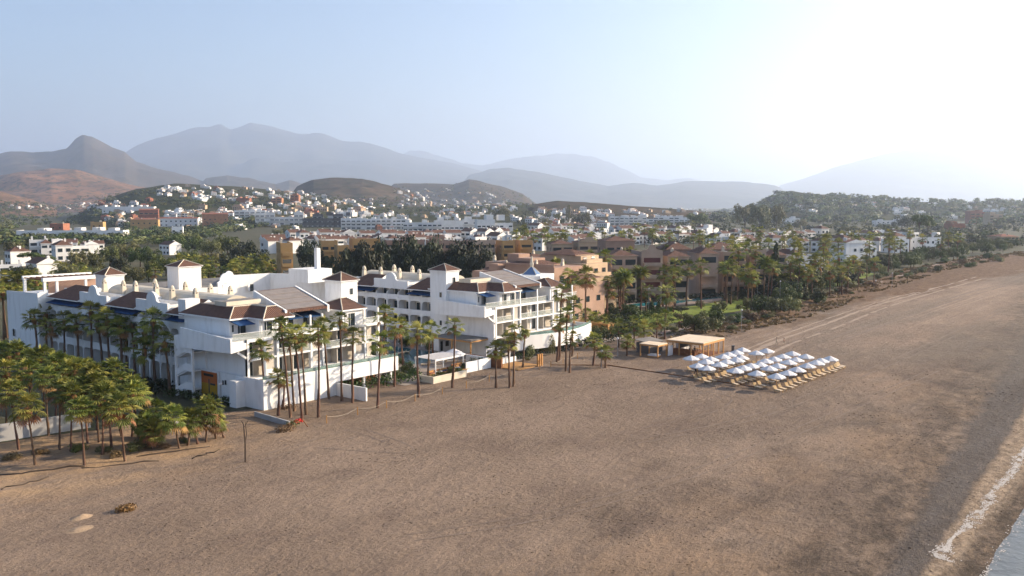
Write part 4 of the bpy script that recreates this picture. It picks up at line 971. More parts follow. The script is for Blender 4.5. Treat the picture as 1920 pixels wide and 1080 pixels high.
def hedge_run(pts, w, h, m, label, s=.16, dens=26, name='hedge', cat='hedge'):
    b = MB(); r = random.Random(int(pts[0][0] * 10))
    for (x0, y0), (x1, y1) in zip(pts, pts[1:]):
        Ln = math.hypot(x1 - x0, y1 - y0); n = int(Ln * dens * h)
        tx, ty = (x1 - x0) / Ln, (y1 - y0) / Ln
        for _ in range(n):
            t = r.random(); q = r.uniform(-1, 1); z = h * (r.random() ** .6) * (1 + .18 * noise.noise(Vector((x0 + tx * t * Ln, y0 + ty * t * Ln, 3)) * .6))
            ed = 1 if r.random() < .5 else abs(q) ** .3
            ww = (w / 2) * (1 + .3 * noise.noise(Vector((x0 + tx * t * Ln, y0 + ty * t * Ln, z)) * .7))
            p = Vector((x0 + tx * t * Ln - ty * q * ww, y0 + ty * t * Ln + tx * q * ww, z))
            nn = Vector((r.uniform(-1, 1), r.uniform(-1, 1), r.uniform(-.4, 1))).normalized(); a = nn.orthogonal().normalized(); e = nn.cross(a); ss = s * r.uniform(.6, 1.5)
            b.face([p - a * ss, p - e * ss * .6, p + a * ss, p + e * ss * .6])
    o = b.build(name, M[m]); return tag(o, label, cat)
# planting beside the shaded front and round the first wing
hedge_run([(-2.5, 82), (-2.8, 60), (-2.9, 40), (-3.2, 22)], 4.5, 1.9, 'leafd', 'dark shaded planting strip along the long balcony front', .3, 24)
hedge_run([(-3.5, 20), (-3.0, 16), (-2.2, 12), (-1.0, 6)], 2.0, 1.3, 'hedge', 'low dark hedge under the open staircase corner', .18, 34)
hedge_run([(14.6, 2.6), (20, 1.0), (27, -.5)], 3.2, 1.7, 'hedge', 'dense dark shrubs under the raised pool terrace', .2, 30)
hedge_run([(27, -.5), (31, -2.2)], 3.0, 1.5, 'hedge', 'clipped dark shrubs between pool terrace and garden wall', .2, 30)
hedge_run([(57.5, -2.0), (63, -1.6), (68, -1.5)], 1.6, 1.3, 'hedge', 'low dark hedge before the first timber hut', .16, 36)
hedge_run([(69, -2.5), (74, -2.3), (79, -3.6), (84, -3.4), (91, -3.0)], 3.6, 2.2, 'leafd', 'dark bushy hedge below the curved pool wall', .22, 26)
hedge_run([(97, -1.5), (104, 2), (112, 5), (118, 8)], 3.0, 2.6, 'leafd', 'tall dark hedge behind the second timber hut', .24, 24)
hedge_run([(118, 24), (132, 20), (140, 22)], 2.2, 2.2, 'hedge', 'square clipped hedge at the foot of the pink apartments', .22, 26)
hedge_run([(128, 11.5), (136, 10), (141, 12)], 2.6, 2.0, 'hedge', 'clipped hedge step on the lawn edge', .22, 26)
hedge_run([(150, 38), (170, 30), (196, 20), (216, 16)], 2.6, 1.5, 'leafd', 'long dark hedge before the tan apartments', .28, 22)
hedge_run([(196, 14), (208, 8), (222, 8), (232, 4)], 3.5, 2.8, 'leafd', 'dark hedge mass east of the garden pool', .3, 20)
# ---------------------------------------------------------------- beach club: parasols, loungers, bar
def parasol_proto():
    p = empty('parasol', (0, 0, -50)); b = MB(); r0 = 1.55; n = 8
    rim = [(r0 * math.cos(2 * math.pi * (k + .5) / n), r0 * math.sin(2 * math.pi * (k + .5) / n)) for k in range(n)]
    for k in range(n):
        a, c = rim[k], rim[(k + 1) % n]
        m0 = ((a[0] + c[0]) / 2 * .97, (a[1] + c[1]) / 2 * .97)
        b.face([(*a, 2.18), (*m0, 2.20), (0, 0, 2.86)]); b.face([(*m0, 2.20), (*c, 2.18), (0, 0, 2.86)])
        b.face([(*a, 2.05), (*m0, 2.07), (*m0, 2.20), (*a, 2.18)]); b.face([(*m0, 2.07), (*c, 2.05), (*c, 2.18), (*m0, 2.20)])
        b.face([(*c, 2.16), (*a, 2.16), (0, 0, 2.80)])
    b.build('canopy', M['cloth'], p)
    b = MB(); b.tube([(0, 0, 0), (0, 0, 2.95)], .035, 6); b.build('pole', M['wood'], p)
    b = MB(); b.box(-.3, -.3, 0, .3, .3, .09); b.build('base', M['grey'], p)
    return tag(p, 'white parasol', 'parasol', 'white parasols of the beach club')
def lounger_proto():
    p = empty('sun_lounger', (0, 0, -50)); b = MB()
    b.box(-.33, -.05, .28, .33, 1.35, .36, 0); b.box(-.28, 0, .36, .28, 1.33, .40, 1); b.build('seat', [M['lounge'], M['cream']], p)
    b = MB(); b.hexa([(-.33, -.05, .30), (.33, -.05, .30), (.33, -.52, .86), (-.33, -.52, .86), (-.33, .03, .36), (.33, .03, .36), (.33, -.44, .92), (-.33, -.44, .92)]); b.build('backrest', M['lounge'], p, recalc=True)
    for sx in (-.28, .24):
        for sy in (0.02, 1.2): b = MB(); b.box(sx, sy, 0, sx + .05, sy + .06, .28); b.build('leg', M['lounge'], p)
    return tag(p, 'timber sun lounger', 'sun lounger', 'timber loungers of the beach club')
PZ = [(1605, 480), (1485, 515), (1530, 498), (1415, 540), (1245, 600), (1325, 570), (1155, 625), (1400, 463), (990, 602), (1315, 490), (1165, 540), (1250, 510), (1090, 562), (1010, 530), (1285, 438), (1205, 463), (1135, 485), (1060, 502), (940, 540), (870, 557), (800, 578), (1070, 415), (815, 490), (985, 435), (670, 530), (570, 560), (730, 508), (855, 470), (485, 540), (700, 465), (555, 505), (815, 430), (745, 447), (600, 485), (865, 407), (520, 462), (430, 475)]
ROWS = ['nearest the sea', 'second from the sea', 'third from the sea', 'fourth from the sea', 'second from the bar', 'nearest the bar']
rows = {}
for q in PZ:
    x, y, _ = at(1200 + q[0] / 4.5, 560 + q[1] / 4.5, 2.86)
    k = min(range(6), key=lambda i: abs(y - (-53.4, -49.5, -46, -41, -37.6, -34.2)[i])); rows.setdefault(k, []).append((x, y))
par, lou = parasol_proto(), lounger_proto(); pu = lu = 0
for k in sorted(rows):
    rw = sorted(rows[k]); spots = []
    for i, (x, y) in enumerate(rw):
        rr = random.Random(int(x * 100))
        lb = f'white parasol, {nth(i + 1)} from the left in the row {ROWS[k]}'
        o = par if pu == 0 else copy_tree(par, (0, 0, 0)); pu += 1
        o.location = (x, y, -.02); o.rotation_euler = (R(rr.uniform(-2, 2)), R(rr.uniform(-2, 2)), rr.uniform(0, .7)); o['label'] = lb
        for dx in (-.95, .75): spots.append((x + dx + rr.uniform(-.1, .1), y - .3 + rr.uniform(-.2, .2)))
    if k == 0: spots += [(spots[-1][0] + 2.0, y - .2), (spots[-1][0] + 3.3, y - .1), (spots[-1][0] + 4.5, y + .1)]
    for i, (x, y) in enumerate(sorted(spots)):
        rr = random.Random(int(x * 77)); o = lou if lu == 0 else copy_tree(lou, (0, 0, 0)); lu += 1
        o.location = (x, y, -.02); o.rotation_euler = (0, 0, math.pi + rr.uniform(-.12, .12) - .45); o['label'] = f'timber lounger, {nth(i + 1)} from the left in the lounger row {ROWS[k]}'
b = MB(); b.hexa([(63.5, -19, -.05), (63.6, -19, -.05), (61.3, -50.6, -.05), (61.2, -50.6, -.05), (63.5, -19, .12), (63.6, -19, .12), (61.3, -50.6, .12), (61.2, -50.6, .12)])
b.hexa([(57, -10.4, -.05), (57.1, -10.4, -.05), (63.6, -19, -.05), (63.5, -19, -.05), (57, -10.4, .1), (57.1, -10.4, .1), (63.6, -19, .1), (63.5, -19, .1)])
tag(b.build('timber_edging', M['woodd']), 'thin dark timber edging laid on the sand beside the loungers', 'edging')
def pavilion(name, label, x0, y0, x1, y1, h, nx, ny, roofm='cream', beam=.35, cat='pavilion'):
    p = empty(name, (x0, y0, -.03), 0, label, cat); w, d = x1 - x0, y1 - y0
    b = MB(); b.box(-.15, -.15, h - .05, w + .15, d + .15, h + .08); b.build('roof', M[roofm], p)
    b = MB(); b.box(-.17, -.17, h - beam, w + .17, .0, h - .054); b.box(-.17, d, h - beam, w + .17, d + .17, h - .054); b.box(-.17, 0, h - beam, 0, d, h - .054); b.box(w, 0, h - beam, w + .17, d, h - .054); b.build('beam', M['wood'], p)
    for i in range(nx + 1):
        for j in range(ny + 1):
            if 0 < i < nx and 0 < j < ny: continue
            x, y = w * i / nx, d * j / ny
            b = MB(); b.box(x - .10, y - .10, 0, x + .10, y + .10, h - beam); b.build('post', M['wood'], p)
    return p
bar = pavilion('beach_bar', 'large timber beach bar pavilion with a cream canvas roof', 82.1, -29.3, 91.2, -21.4, 2.95, 4, 3, beam=.45)
b = MB(); b.box(1.2, 2.5, 0, 1.9, 7.2, 1.1); b.box(1.1, 2.4, 1.1, 2.0, 7.3, 1.16); b.build('counter', M['woodd'], bar)
b = MB(); b.box(3.0, 7.0, 0, 8.8, 7.6, 2.2, 0); b.box(3.2, 6.9, .9, 8.6, 7.0, 2.0, 1); b.build('back_bar', [M['cloth'], M['black']], bar)
b = MB(); b.box(.0, .0, 0, 9.1, 7.9, .06); b.build('floor_deck', M['woodd'], bar)
for k, (x, y) in enumerate(((84, -27.5), (86, -27.8), (88, -27.6), (89.6, -26), (85.5, -25.5), (88.2, -25))):
    t = empty('bar_table', (x, y, 0.03), .3 * k, f'small timber table under the bar roof, {nth((1, 2, 5, 6, 3, 4)[k])} from the left', 'table', 'tables under the bar roof')
    b = MB(); b.box(-.4, -.4, .70, .4, .4, .75); b.build('tabletop', M['wood'], t); b = MB(); b.tube([(0, 0, 0), (0, 0, .7)], .05, 6); b.build('leg', M['woodd'], t)
dayb = pavilion('shade_pergola', 'small square timber pergola with cream roof beside the beach bar', 76.2, -22.5, 79.7, -18.6, 2.6, 1, 1, beam=.3, cat='pergola')
t = empty('day_bed', (77.6, -20.9, 0), .1, 'white day bed under the small timber pergola', 'day bed'); b = MB(); b.box(-.9, -1, .25, .9, 1, .5); b.build('mattress', M['cloth'], t); b = MB(); b.box(-.95, -1.05, .0, .95, 1.05, .25); b.build('frame', M['wood'], t)
t = empty('equipment_hut', (81.5, -17.0, 0), -.1, 'dark hut with a sloping grey roof behind the beach bar', 'hut'); b = MB(); b.box(-1.6, -1.5, 0, 3.4, 1.5, 2.1); b.build('wall', M['greyd'], t); b = MB(); b.hexa([(-1.8, -1.8, 2.1), (3.6, -1.8, 2.1), (3.6, 1.8, 2.6), (-1.8, 1.8, 2.6), (-1.8, -1.8, 2.2), (3.6, -1.8, 2.2), (3.6, 1.8, 2.7), (-1.8, 1.8, 2.7)]); b.build('roof', M['deck'], t)
t = empty('storage_screen', (79.9, -22.8, 0), .0, 'white canvas screen between the pergola and the beach bar', 'screen'); b = MB(); b.box(0, 0, 0, 1.9, .08, 2.0); b.build('panel', M['cloth'], t)
t = empty('litter_bin', (93.9, -30.2, 0), .3, 'dark slim litter bin on the sand right of the bar', 'litter bin'); b = MB(); b.box(-.28, -.28, .05, .28, .28, 1.05); b.build('body', M['greyd'], t); b = MB(); b.box(-.32, -.32, 1.05, .32, .32, 1.15); b.build('lid', M['dark'], t); b = MB(); b.box(.34, -.2, 0, .42, .2, 1.2); b.build('post', M['grey'], t)
# timber huts, deck, fences by the courtyard
def hut(x, y, w, d, h, label, rz=0):
    t = empty('timber_hut', (x, y, 0), rz, label, 'hut'); b = MB(); b.box(0, 0, 0, w, d, h)
    b.build('wall', M['wood'], t); b = MB(); b.box(-.15, -.15, h, w + .15, d + .15, h + .12); b.build('roof', M['wood'], t)
    for k in range(6):
        b = MB(); b.box(-.03, .3 + k * (d - .5) / 6, .1, -.003, .3 + k * (d - .5) / 6 + .1, h - .1); b.build('batten', M['woodd'], t)
    b = MB(); b.box(w * .35, -.03, h * .4, w * .68, -.003, h * .8); b.build('vent', M['woodd'], t); return t
hut(67.6, -.2, 2.4, 7, 2.9, 'orange timber hut under the left end of the curved pool wall'); hut(93.6, .1, 2.6, 9, 3.0, 'orange timber hut among hedges right of the curved pool wall')
def plain(name, boxes, m, label, cat, rz=0, loc=(0, 0, 0)):
    b = MB()
    for q in boxes: b.box(*q)
    o = b.build(name, M[m], None, loc, rz); return tag(o, label, cat)
plain('timber_fence', [(48.4, -5.4, 0, 48.6, 3.2, 1.9), (48.35, -5.5, 0, 48.75, -5.3, 2.0)], 'woodd', 'brown timber fence beside the courtyard terrace', 'fence')
plain('timber_deck', [(48.8, -9.2, -.02, 55.5, -3.2, .12)], 'wood', 'golden timber deck on the sand before the terrace', 'deck')
for k in range(3):
    plain('gate_post', [(54.2 + .55 * k, -9.6 - .05 * k, 0, 54.5 + .55 * k, -9.3, 2.3)], 'wood', f'upright golden gate board by the deck, {nth(k + 1)} from the left', 'gate post')
plain('garden_wall', [(13.7, -6.9, -.1, 14.0, -.02, 2.05)], 'white', 'white wall stepping out from the pool terrace onto the sand', 'wall')
plain('garden_wall', [(30.0, -5.7, 0, 38.5, -5.4, 1.15), (30.0, -5.4, 0, 30.3, -2, 1.15)], 'beige', 'low pale garden wall before the courtyard planting', 'wall')
plain('garden_wall', [(41.0, -3.4, 0, 47.9, -3.1, 1.9), (47.6, -3.1, 0, 47.9, 2.5, 1.9)], 'white', 'white courtyard wall with palm shadows beside the brown fence', 'wall')
plain('garden_wall', [(50.0, -2.6, 0, 56.5, -2.35, .95)], 'white', 'low white wall at the edge of the dining terrace', 'wall')
p, q = at(478, 781), at(543, 800); k = math.atan2(q[1] - p[1], q[0] - p[0])
plain('concrete_kerb', [(0, -.12, -.2, math.hypot(q[0] - p[0], q[1] - p[1]), .12, .75)], 'grey', 'grey concrete kerb wall in the sand before the hotel corner', 'wall', k, (p[0], p[1], 0))
plain('garden_wall', [(-14, 2.5, 0, -6, 2.8, .8)], 'grey', 'low grey wall left of the hotel corner', 'wall')
plain('boundary_wall', [(-70, 8.9, -.1, -19.5, 9.2, 2.2)], 'grey', 'long grey boundary wall behind the palm grove', 'wall', -.16, (-3, -2, 0))
plain('service_building', [(-52, 24, 0, -34, 34, 3.6)], 'grey', 'plain grey service building behind the palm grove', 'building')
# courtyard: bar roof, slatted pergola, parasols, loungers
t = empty('terrace_canopy', (51.5, 4.6, 0), 0, 'flat grey terrace roof on timber posts against the second wing', 'canopy')
b = MB(); b.box(0, 0, 3.7, 6.3, 10.4, 3.95, 0); b.build('roof', M['deck'], t); b = MB(); b.box(-.1, -.1, 3.45, 6.4, .1, 3.7); b.box(-.1, .1, 3.45, .1, 10.4, 3.7); b.build('beam', M['wood'], t)
for x, y in ((.1, .1), (6, .1), (.1, 5), (.1, 10.2)): b = MB(); b.box(x - .12, y - .12 + .1, 0, x + .12, y + .22, 3.45); b.build('post', M['woodd' if y > 5 else 'wood'], t)
b = MB(); b.box(1.5, 9.9, 0, 6, 10.1, 3.3, 0); b.box(1.9, 9.87, .6, 2.6, 9.9, 2.6, 1); b.box(3.4, 9.87, 1.4, 4.4, 9.9, 2.5, 1); b.build('back_wall', [M['cloth'], M['dark']], t)
t = empty('slatted_pergola', (35.2, -1.2, 0), 0, 'white slatted pergola roof over the courtyard seating', 'pergola')
for k in range(15): b = MB(); b.box(.1 + .5 * k, .05, 2.85, .38 + .5 * k, 4.9, 2.95); b.build('slat', M['cloth'], t)
b = MB(); b.box(0, -.1, 2.65, 7.6, .05, 2.95); b.box(0, 4.9, 2.65, 7.6, 5.05, 2.95); b.build('beam', M['white'], t)
for x, y in ((.1, 0), (7.4, 0), (.1, 4.9), (7.4, 4.9)): b = MB(); b.box(x - .08, y - .08, 0, x + .08, y + .08, 2.65); b.build('post', M['white'], t)
b = MB()
for x0 in (51.6, 54.6):
    pass
for k, (x, y) in enumerate(((45.8, 3.0), (47.2, 5.2))):
    o = copy_tree(par, (x, y, .03), .3, None, f'white parasol on the courtyard terrace, {"nearer the pergola" if k == 0 else "nearer the terrace roof"}'); o['group'] = 'courtyard parasols'
t = empty('dining_pergola', (51.6, -2.2, 0), 0, 'slim white pergola over the dining terrace tables', 'pergola')
for x in (0, 3.4):
    for y in (0, 3): b = MB(); b.box(x - .06, y - .06, 0, x + .06, y + .06, 2.5); b.build('post', M['white'], t)
b = MB(); b.box(-.06, -.06, 2.5, 3.46, .06, 2.62); b.box(-.06, 2.94, 2.5, 3.46, 3.06, 2.62); b.box(-.06, .06, 2.5, .06, 2.94, 2.62); b.box(3.34, .06, 2.5, 3.46, 2.94, 2.62); b.build('top_rail', M['white'], t)
L = []
for k in range(12):
    r = random.Random(k); x, y = (42 + 1.6 * (k % 6) , 7.0 + (k // 6) * 26 - .6 * (k % 6))
    o = copy_tree(lou, (x, y if k < 6 else y - 14 + .8 * (k % 6), .04), r.uniform(.5, .9)); o['group'] = 'loungers by the hotel pool'; L.append(o)
ordinal_labels(L, 'timber lounger by the hotel courtyard pool, {} from the left there')
L = []
for k in range(10):
    r = random.Random(k + 50); x, y = (50.3 + 1.3 * (k % 5), -1.3 + 2.0 * (k // 5)) if k < 6 else (38 + 1.2 * (k - 6), -3.6 + .5 * (k % 2))
    t = empty('dining_table', (x, y, .03), r.uniform(0, 1), None, 'table', 'courtyard tables'); b = MB(); b.box(-.45, -.4, .7, .45, .4, .75); b.build('tabletop', M['wood' if k > 5 else 'cloth'], t)
    b = MB(); b.tube([(0, 0, 0), (0, 0, .7)], .05, 6); b.build('leg', M['dark'], t); L.append(t)
ordinal_labels(L, 'small terrace table of the hotel courtyard, {} from the left')
L = [bush(x, y, w, h, mm, group='courtyard shrubs') for x, y, w, h, mm in ((31.5, -4.5, 2.2, 1.6, 'leafb'), (33.6, -4.2, 2.0, 1.9, 'lightbush'), (36, -4.2, 2.4, 2.2, 'leafb'), (38.4, -3.9, 2.0, 1.7, 'lightbush'), (42.3, -2.2, 2.2, 2.2, 'hedge'), (44.8, -2.0, 2.4, 2.4, 'leafb'), (46.6, -1.8, 1.8, 2.2, 'hedge'), (57, 2.2, 2.0, 1.6, 'hedge'), (58, -4.2, 1.6, 1.0, 'leafb'), (28.6, .5, 2.4, 2.0, 'leafa'), (29.6, 3.5, 2.6, 2.4, 'hedge'), (31, 8, 3, 2.6, 'leafa'), (34, 12, 3.4, 2.6, 'hedge'), (60.5, -2.6, 2.6, 3.0, 'leafb'), (66.2, -3.5, 2.6, 4.6, 'leafb'))]
ordinal_labels(L, 'courtyard shrub between the two hotel wings, {} from the left')
L = []
for k, (x, y) in enumerate(((41, -2.6), (43, -2.4), (36.6, -3.2))):
    t = empty('terracotta_planter', (x, y, .03), 0, None, 'planter', 'terracotta planters'); b = MB(); b.lathe([(.35, 0), (.55, .6), (.6, .65), (.5, .7)], 10); b.build('pot', M['brick'], t); o = bush(0, 0, .9, .8, 'lightbush'); o.parent = t; o.location = (0, 0, .6); o.name = 'foliage'; del o['category']; L.append(t)
ordinal_labels(L, 'terracotta planter on the courtyard terrace, {} from the left')
L = []
for k in range(12):
    r = random.Random(k + 80); x, y = (35.6 + 1.7 * (k % 5), -2.2 + 2.2 * (k // 5)) if k < 10 else (43.5 + 1.6 * (k - 10), 1.5)
    t = empty('lounge_sofa', (x, y, .03), r.choice((0, math.pi / 2, math.pi)), None, 'sofa', 'courtyard sofas'); b = MB(); b.box(-.75, -.4, .05, .75, .4, .32); b.box(-.75, .28, .32, .75, .4, .75); b.build('frame', M['wood' if k % 2 else 'woodd'], t)
    b = MB(); b.box(-.7, -.38, .32, .7, .26, .46); b.build('cushion', M[('cloth', 'navy', 'brick')[k % 3]], t); L.append(t)
ordinal_labels(L, 'low timber sofa of the courtyard lounge, {} from the left')
# rope fence
def rope_fence(pts, label):
    t = empty('rope_fence', (*pts[0], 0), 0, label, 'fence'); o = pts[0]
    for x, y in pts: b = MB(); b.tube([(x - o[0], y - o[1], -.1), (x - o[0], y - o[1], 1.15)], .07, 6); b.build('post', M['wood'], t)
    for p, q in zip(pts, pts[1:]):
        b = MB(); b.tube([(p[0] + (q[0] - p[0]) * k / 6 - o[0], p[1] + (q[1] - p[1]) * k / 6 - o[1], 1.0 - .45 * math.sin(math.pi * k / 6)) for k in range(7)], .018, 5); b.build('rope', M['khaki'], t)
rope_fence([(.6, -13.3), (6.7, -12.8), (12.4, -12.8), (18.5, -12.7), (25, -12.4)], 'rope fence on wooden posts across the sand before the first wing')
rope_fence([(31, -12.2), (37.6, -11.6), (43.8, -11.4)], 'short rope fence on wooden posts before the courtyard')
rope_fence([(51.6, -11.8), (55.5, -11.6), (60, -11.2), (66, -10.4)], 'rope fence on wooden posts right of the timber gate boards')
# odd things lying on the sand
x, y, _ = at(460, 866); t = empty('bare_tree', (x, y, -.1), 0, 'leafless forked young tree standing alone on the sand', 'tree'); b = MB(); b.tube([(0, 0, 0), (.04, 0, 2.4), (-.1, 0, 4.6), (-.3, .1, 5.0)], (.1, .08, .06, .04), 6); b.tube([(.03, 0, 2.2), (.35, .1, 3.4), (.2, .1, 4.8)], (.06, .05, .03), 5); b.tube([(-.05, 0, 4.2), (.5, 0, 4.9)], .035, 5); b.build('trunk', M['barkd'], t)
x, y, _ = at(578, 800); b = MB(); b.tube([(0, 0, 0), (-.7, .5, 1.3)], .06, 6); tag(b.build('leaning_post', M['woodd'], None, (x, y, -.1)), 'dark leaning post stuck in the sand right of the brush heap', 'post')
def heap(name, u, v, w, h, m, label, cat, n=300):
    x, y, z = at(u, v); b = MB(); r = random.Random(u); leaf_blob(b, r, (0, 0, h * .3), w / 2, w / 2 * .7, h * .7, n, .13, 0, .2); o = b.build(name, M[m], None, (x, y, sand_z(x, y))); return tag(o, label, cat)
heap('dry_bush', 236, 957, 2.2, .7, 'dead', 'yellow brown dry bush lying alone on the sand', 'bush', 500)
heap('brush_heap', 535, 808, 3.4, 1.0, 'scrub', 'heap of dry brush on the sand below the kerb wall', 'brush heap', 500)
heap('brush_heap', 548, 800, 2.6, .9, 'leafb', 'greenish brush on the sand beside the leaning post', 'brush heap', 300)
heap('weed_clump', 430, 752, 2.6, 1.3, 'leafb', 'grey green weeds by the path left of the hotel corner', 'weeds', 300)
heap('weed_clump', 466, 758, 3.4, 1.1, 'leafa', 'dark weeds along the foot of the white side wall', 'weeds', 300)
heap('weed_clump', 540, 765, 4.0, .7, 'scrub', 'brown weeds around the palm feet at the hotel corner', 'weeds', 300)
b = MB(); r = random.Random(3)
for k in range(7): b.box(-.5 + .18 * k, -.3 + .1 * (k % 3), 0, -.28 + .18 * k, .2 + .1 * (k % 2), .3 + .1 * (k % 3))
x, y, _ = at(557, 793); tag(b.build('red_bundle', M['red'], None, (x, y, .0)), 'small red cloth bundle on the sand beneath the palms', 'bundle')
def mound(u, v, w, h, m, label):
    x, y, _ = at(u, v); b = MB(); N = 12
    for i in range(N + 1):
        for j in range(N + 1):
            p, q = -1 + 2 * i / N, -1 + 2 * j / N; rr = min(1, math.hypot(p, q)); b.v.append((p * w / 2, q * w / 3, h * (.5 + .5 * math.cos(math.pi * rr)) * (1 + .4 * noise.noise(Vector((p * 2, q * 2, u)))) - .03))
    for i in range(N):
        for j in range(N): a = i * (N + 1) + j; b.f.append((a, a + N + 1, a + N + 2, a + 1)); b.m.append(0)
    o = b.build('sand_mound', m, None, (x, y, sand_z(x, y)), 0, True); tag(o, label, 'sand mound'); return o
SM = mat('loose_sand', (0.36, 0.255, 0.165), (0.28, 0.20, 0.13), scale=1.2, rough=1.0, bump=.05, bscale=6)
mound(152, 970, 2.6, .35, SM, 'small pale sand mound on the open beach'); mound(150, 992, 3.4, .2, SM, 'flat sand heap in front of the pale mound')
for k, (u0, v0, u1, v1) in enumerate(((0, 893, 160, 874), (150, 880, 300, 864), (250, 858, 395, 838), (0, 918, 90, 896), (362, 860, 410, 846))):
    p, q = at(u0, v0), at(u1, v1); b = MB(); pts = [(p[0] + (q[0] - p[0]) * i / 5 + .3 * math.sin(i * 2 + k), p[1] + (q[1] - p[1]) * i / 5 + .3 * math.cos(i * 3 + k), sand_z(p[0] + (q[0] - p[0]) * i / 5, p[1] + (q[1] - p[1]) * i / 5) + .04) for i in range(6)]
    b.tube(pts, .09, 5); tag(b.build('fallen_log', M['barkd'], smooth=True), f'dark fallen trunk on the sand by the grove, {nth((1, 3, 4, 2, 5)[k])} from the left', 'log', 'fallen trunks by the grove')
L = []
for u, v, w, h, mm in ((150, 845, 3, 1.0, 'lightbush'), (195, 850, 2.4, 1.1, 'leafb'), (220, 858, 2.2, 1.0, 'scrub'), (255, 846, 3.0, 1.6, 'leafb'), (282, 838, 2.6, 1.6, 'lightbush'), (305, 842, 2.2, 1.0, 'scrub'), (75, 852, 2.5, .8, 'scrub'), (25, 862, 2.6, .9, 'scrub'), (345, 830, 1.8, .9, 'leafb'), (300, 822, 3.2, 2.2, 'leafa'), (270, 820, 3.4, 2.6, 'leafa')):
    x, y, _ = at(u, v); L.append(bush(x, y, w, h, mm, group='low shrubs under the palm grove'))
ordinal_labels(L, 'low shrub on the sand under the palm grove, {} from the left')
# lamps and poles
L = []
for u, v, h in ((415, 762, 3.2), (1158, 668, 3.4), (131, 800, 3.6), (1216, 590, 7), (1420, 560, 6), (1462, 572, 7), (1390, 622, 5), (1672, 545, 6), (620, 690, 3), (1128, 690, 3.0)):
    x, y, _ = at(u, v); t = empty('lamp_post', (x, y, 0), 0, None, 'lamp post', 'slender lamp posts'); b = MB(); b.tube([(0, 0, 0), (0, 0, h)], .05, 6); b.build('pole', M['grey'], t); b = MB(); b.lathe([(.12, h), (.24, h + .12), (.24, h + .3), (.1, h + .42)], 8); b.build('lamp_head', M['cloth'], t); L.append(t)
ordinal_labels(L, 'slender grey lamp post with white head, {} from the left')

# ---------------------------------------------------------------- people
def person(x, y, rz, label, top, trousers, hair=M['black'], h=1.74, stride=.22, arm=.12):
    s = h / 1.74
    J = [(0, 0, .95), (0, 0, 1.15), (0, 0, 1.42), (0, .01, 1.52), (0, .03, 1.62), (0, .02, 1.70),
         (.10, 0, .92), (.11, stride, .50), (.11, stride * .75, .08), (.11, stride * .75 + .15, .03), (-.10, 0, .92), (-.11, -stride * .6, .50), (-.11, -stride * 1.5, .10), (-.11, -stride * 1.5 + .14, .03),
         (.19, 0, 1.40), (.24, -arm, 1.13), (.23, -arm + .14, .90), (.23, -arm + .18, .80), (-.19, 0, 1.40), (-.24, arm, 1.13), (-.23, arm + .14, .92), (-.23, arm + .18, .82)]
    E_ = [(0, 1), (1, 2), (2, 3), (3, 4), (4, 5), (0, 6), (6, 7), (7, 8), (8, 9), (0, 10), (10, 11), (11, 12), (12, 13), (2, 14), (14, 15), (15, 16), (16, 17), (2, 18), (18, 19), (19, 20), (20, 21)]
    rad = [.14, .13, .13, .055, .10, .085, .095, .065, .045, .04, .095, .065, .045, .04, .06, .045, .035, .03, .06, .045, .035, .03]
    me = bpy.data.meshes.new('person'); me.from_pydata([tuple(c * s for c in p) for p in J], E_, [])
    o = link_mesh('person', me, None, (x, y, 0.0), rz)
    sk = o.modifiers.new('skin', 'SKIN'); sk.use_smooth_shade = True
    for i, v in enumerate(me.skin_vertices[0].data): v.radius = (rad[i] * s, rad[i] * s * (.75 if i < 3 else 1)); v.use_root = (i == 0)
    ss = o.modifiers.new('sub', 'SUBSURF'); ss.levels = ss.render_levels = 1
    dg = bpy.context.evaluated_depsgraph_get(); m2 = bpy.data.meshes.new_from_object(o.evaluated_get(dg)); o.modifiers.clear(); o.data = m2
    m2.materials.clear()
    for m in (M['skin'], top, trousers): m2.materials.append(m)
    for p in m2.polygons: z = p.center.z / s; p.material_index = 0 if z > 1.47 or z < .06 else (1 if z > .93 and not (z < 1.0 and abs(p.center.x) > .18 * s) else (0 if abs(p.center.x) > .17 * s and z > .7 else 2)); p.use_smooth = True
    b = MB(); b.lathe([(.085 * s, 0), (.115 * s, .05 * s), (.10 * s, .12 * s), (.04 * s, .15 * s)], 9, 0, (0, -.005, 1.62 * s)); b.build('hair', hair, o)
    b = MB(); b.box(-.012, .115 * s, 1.60 * s, .012, .14 * s, 1.635 * s); b.build('nose', M['skin'], o)
    return tag(o, label, 'person')
person(106.5, -34.4, -2.3, 'left of two people walking on the sand beyond the parasols', M['khaki'], M['khaki'])
person(107.5, -35.6, -2.2, 'right of two people walking on the sand beyond the parasols', M['skin'], M['khaki'], h=1.68)
person(63.5, -37.2, 1.2, 'person in black standing at the left end of the parasols', M['black'], M['black'])
person(281, -14.2, .6, 'person in dark clothes walking on the dunes far along the beach', M['black'], M['black'])
person(86.0, -24.4, 2.4, 'person in a white top standing under the bar roof', M['cloth'], M['black'])
person(84.6, -26.2, -.6, 'person in black behind the counter of the beach bar', M['black'], M['navy'])
person(279, -3.2, -1.0, 'person in a white shirt on the far paved path', M['cloth'], M['greyd'])
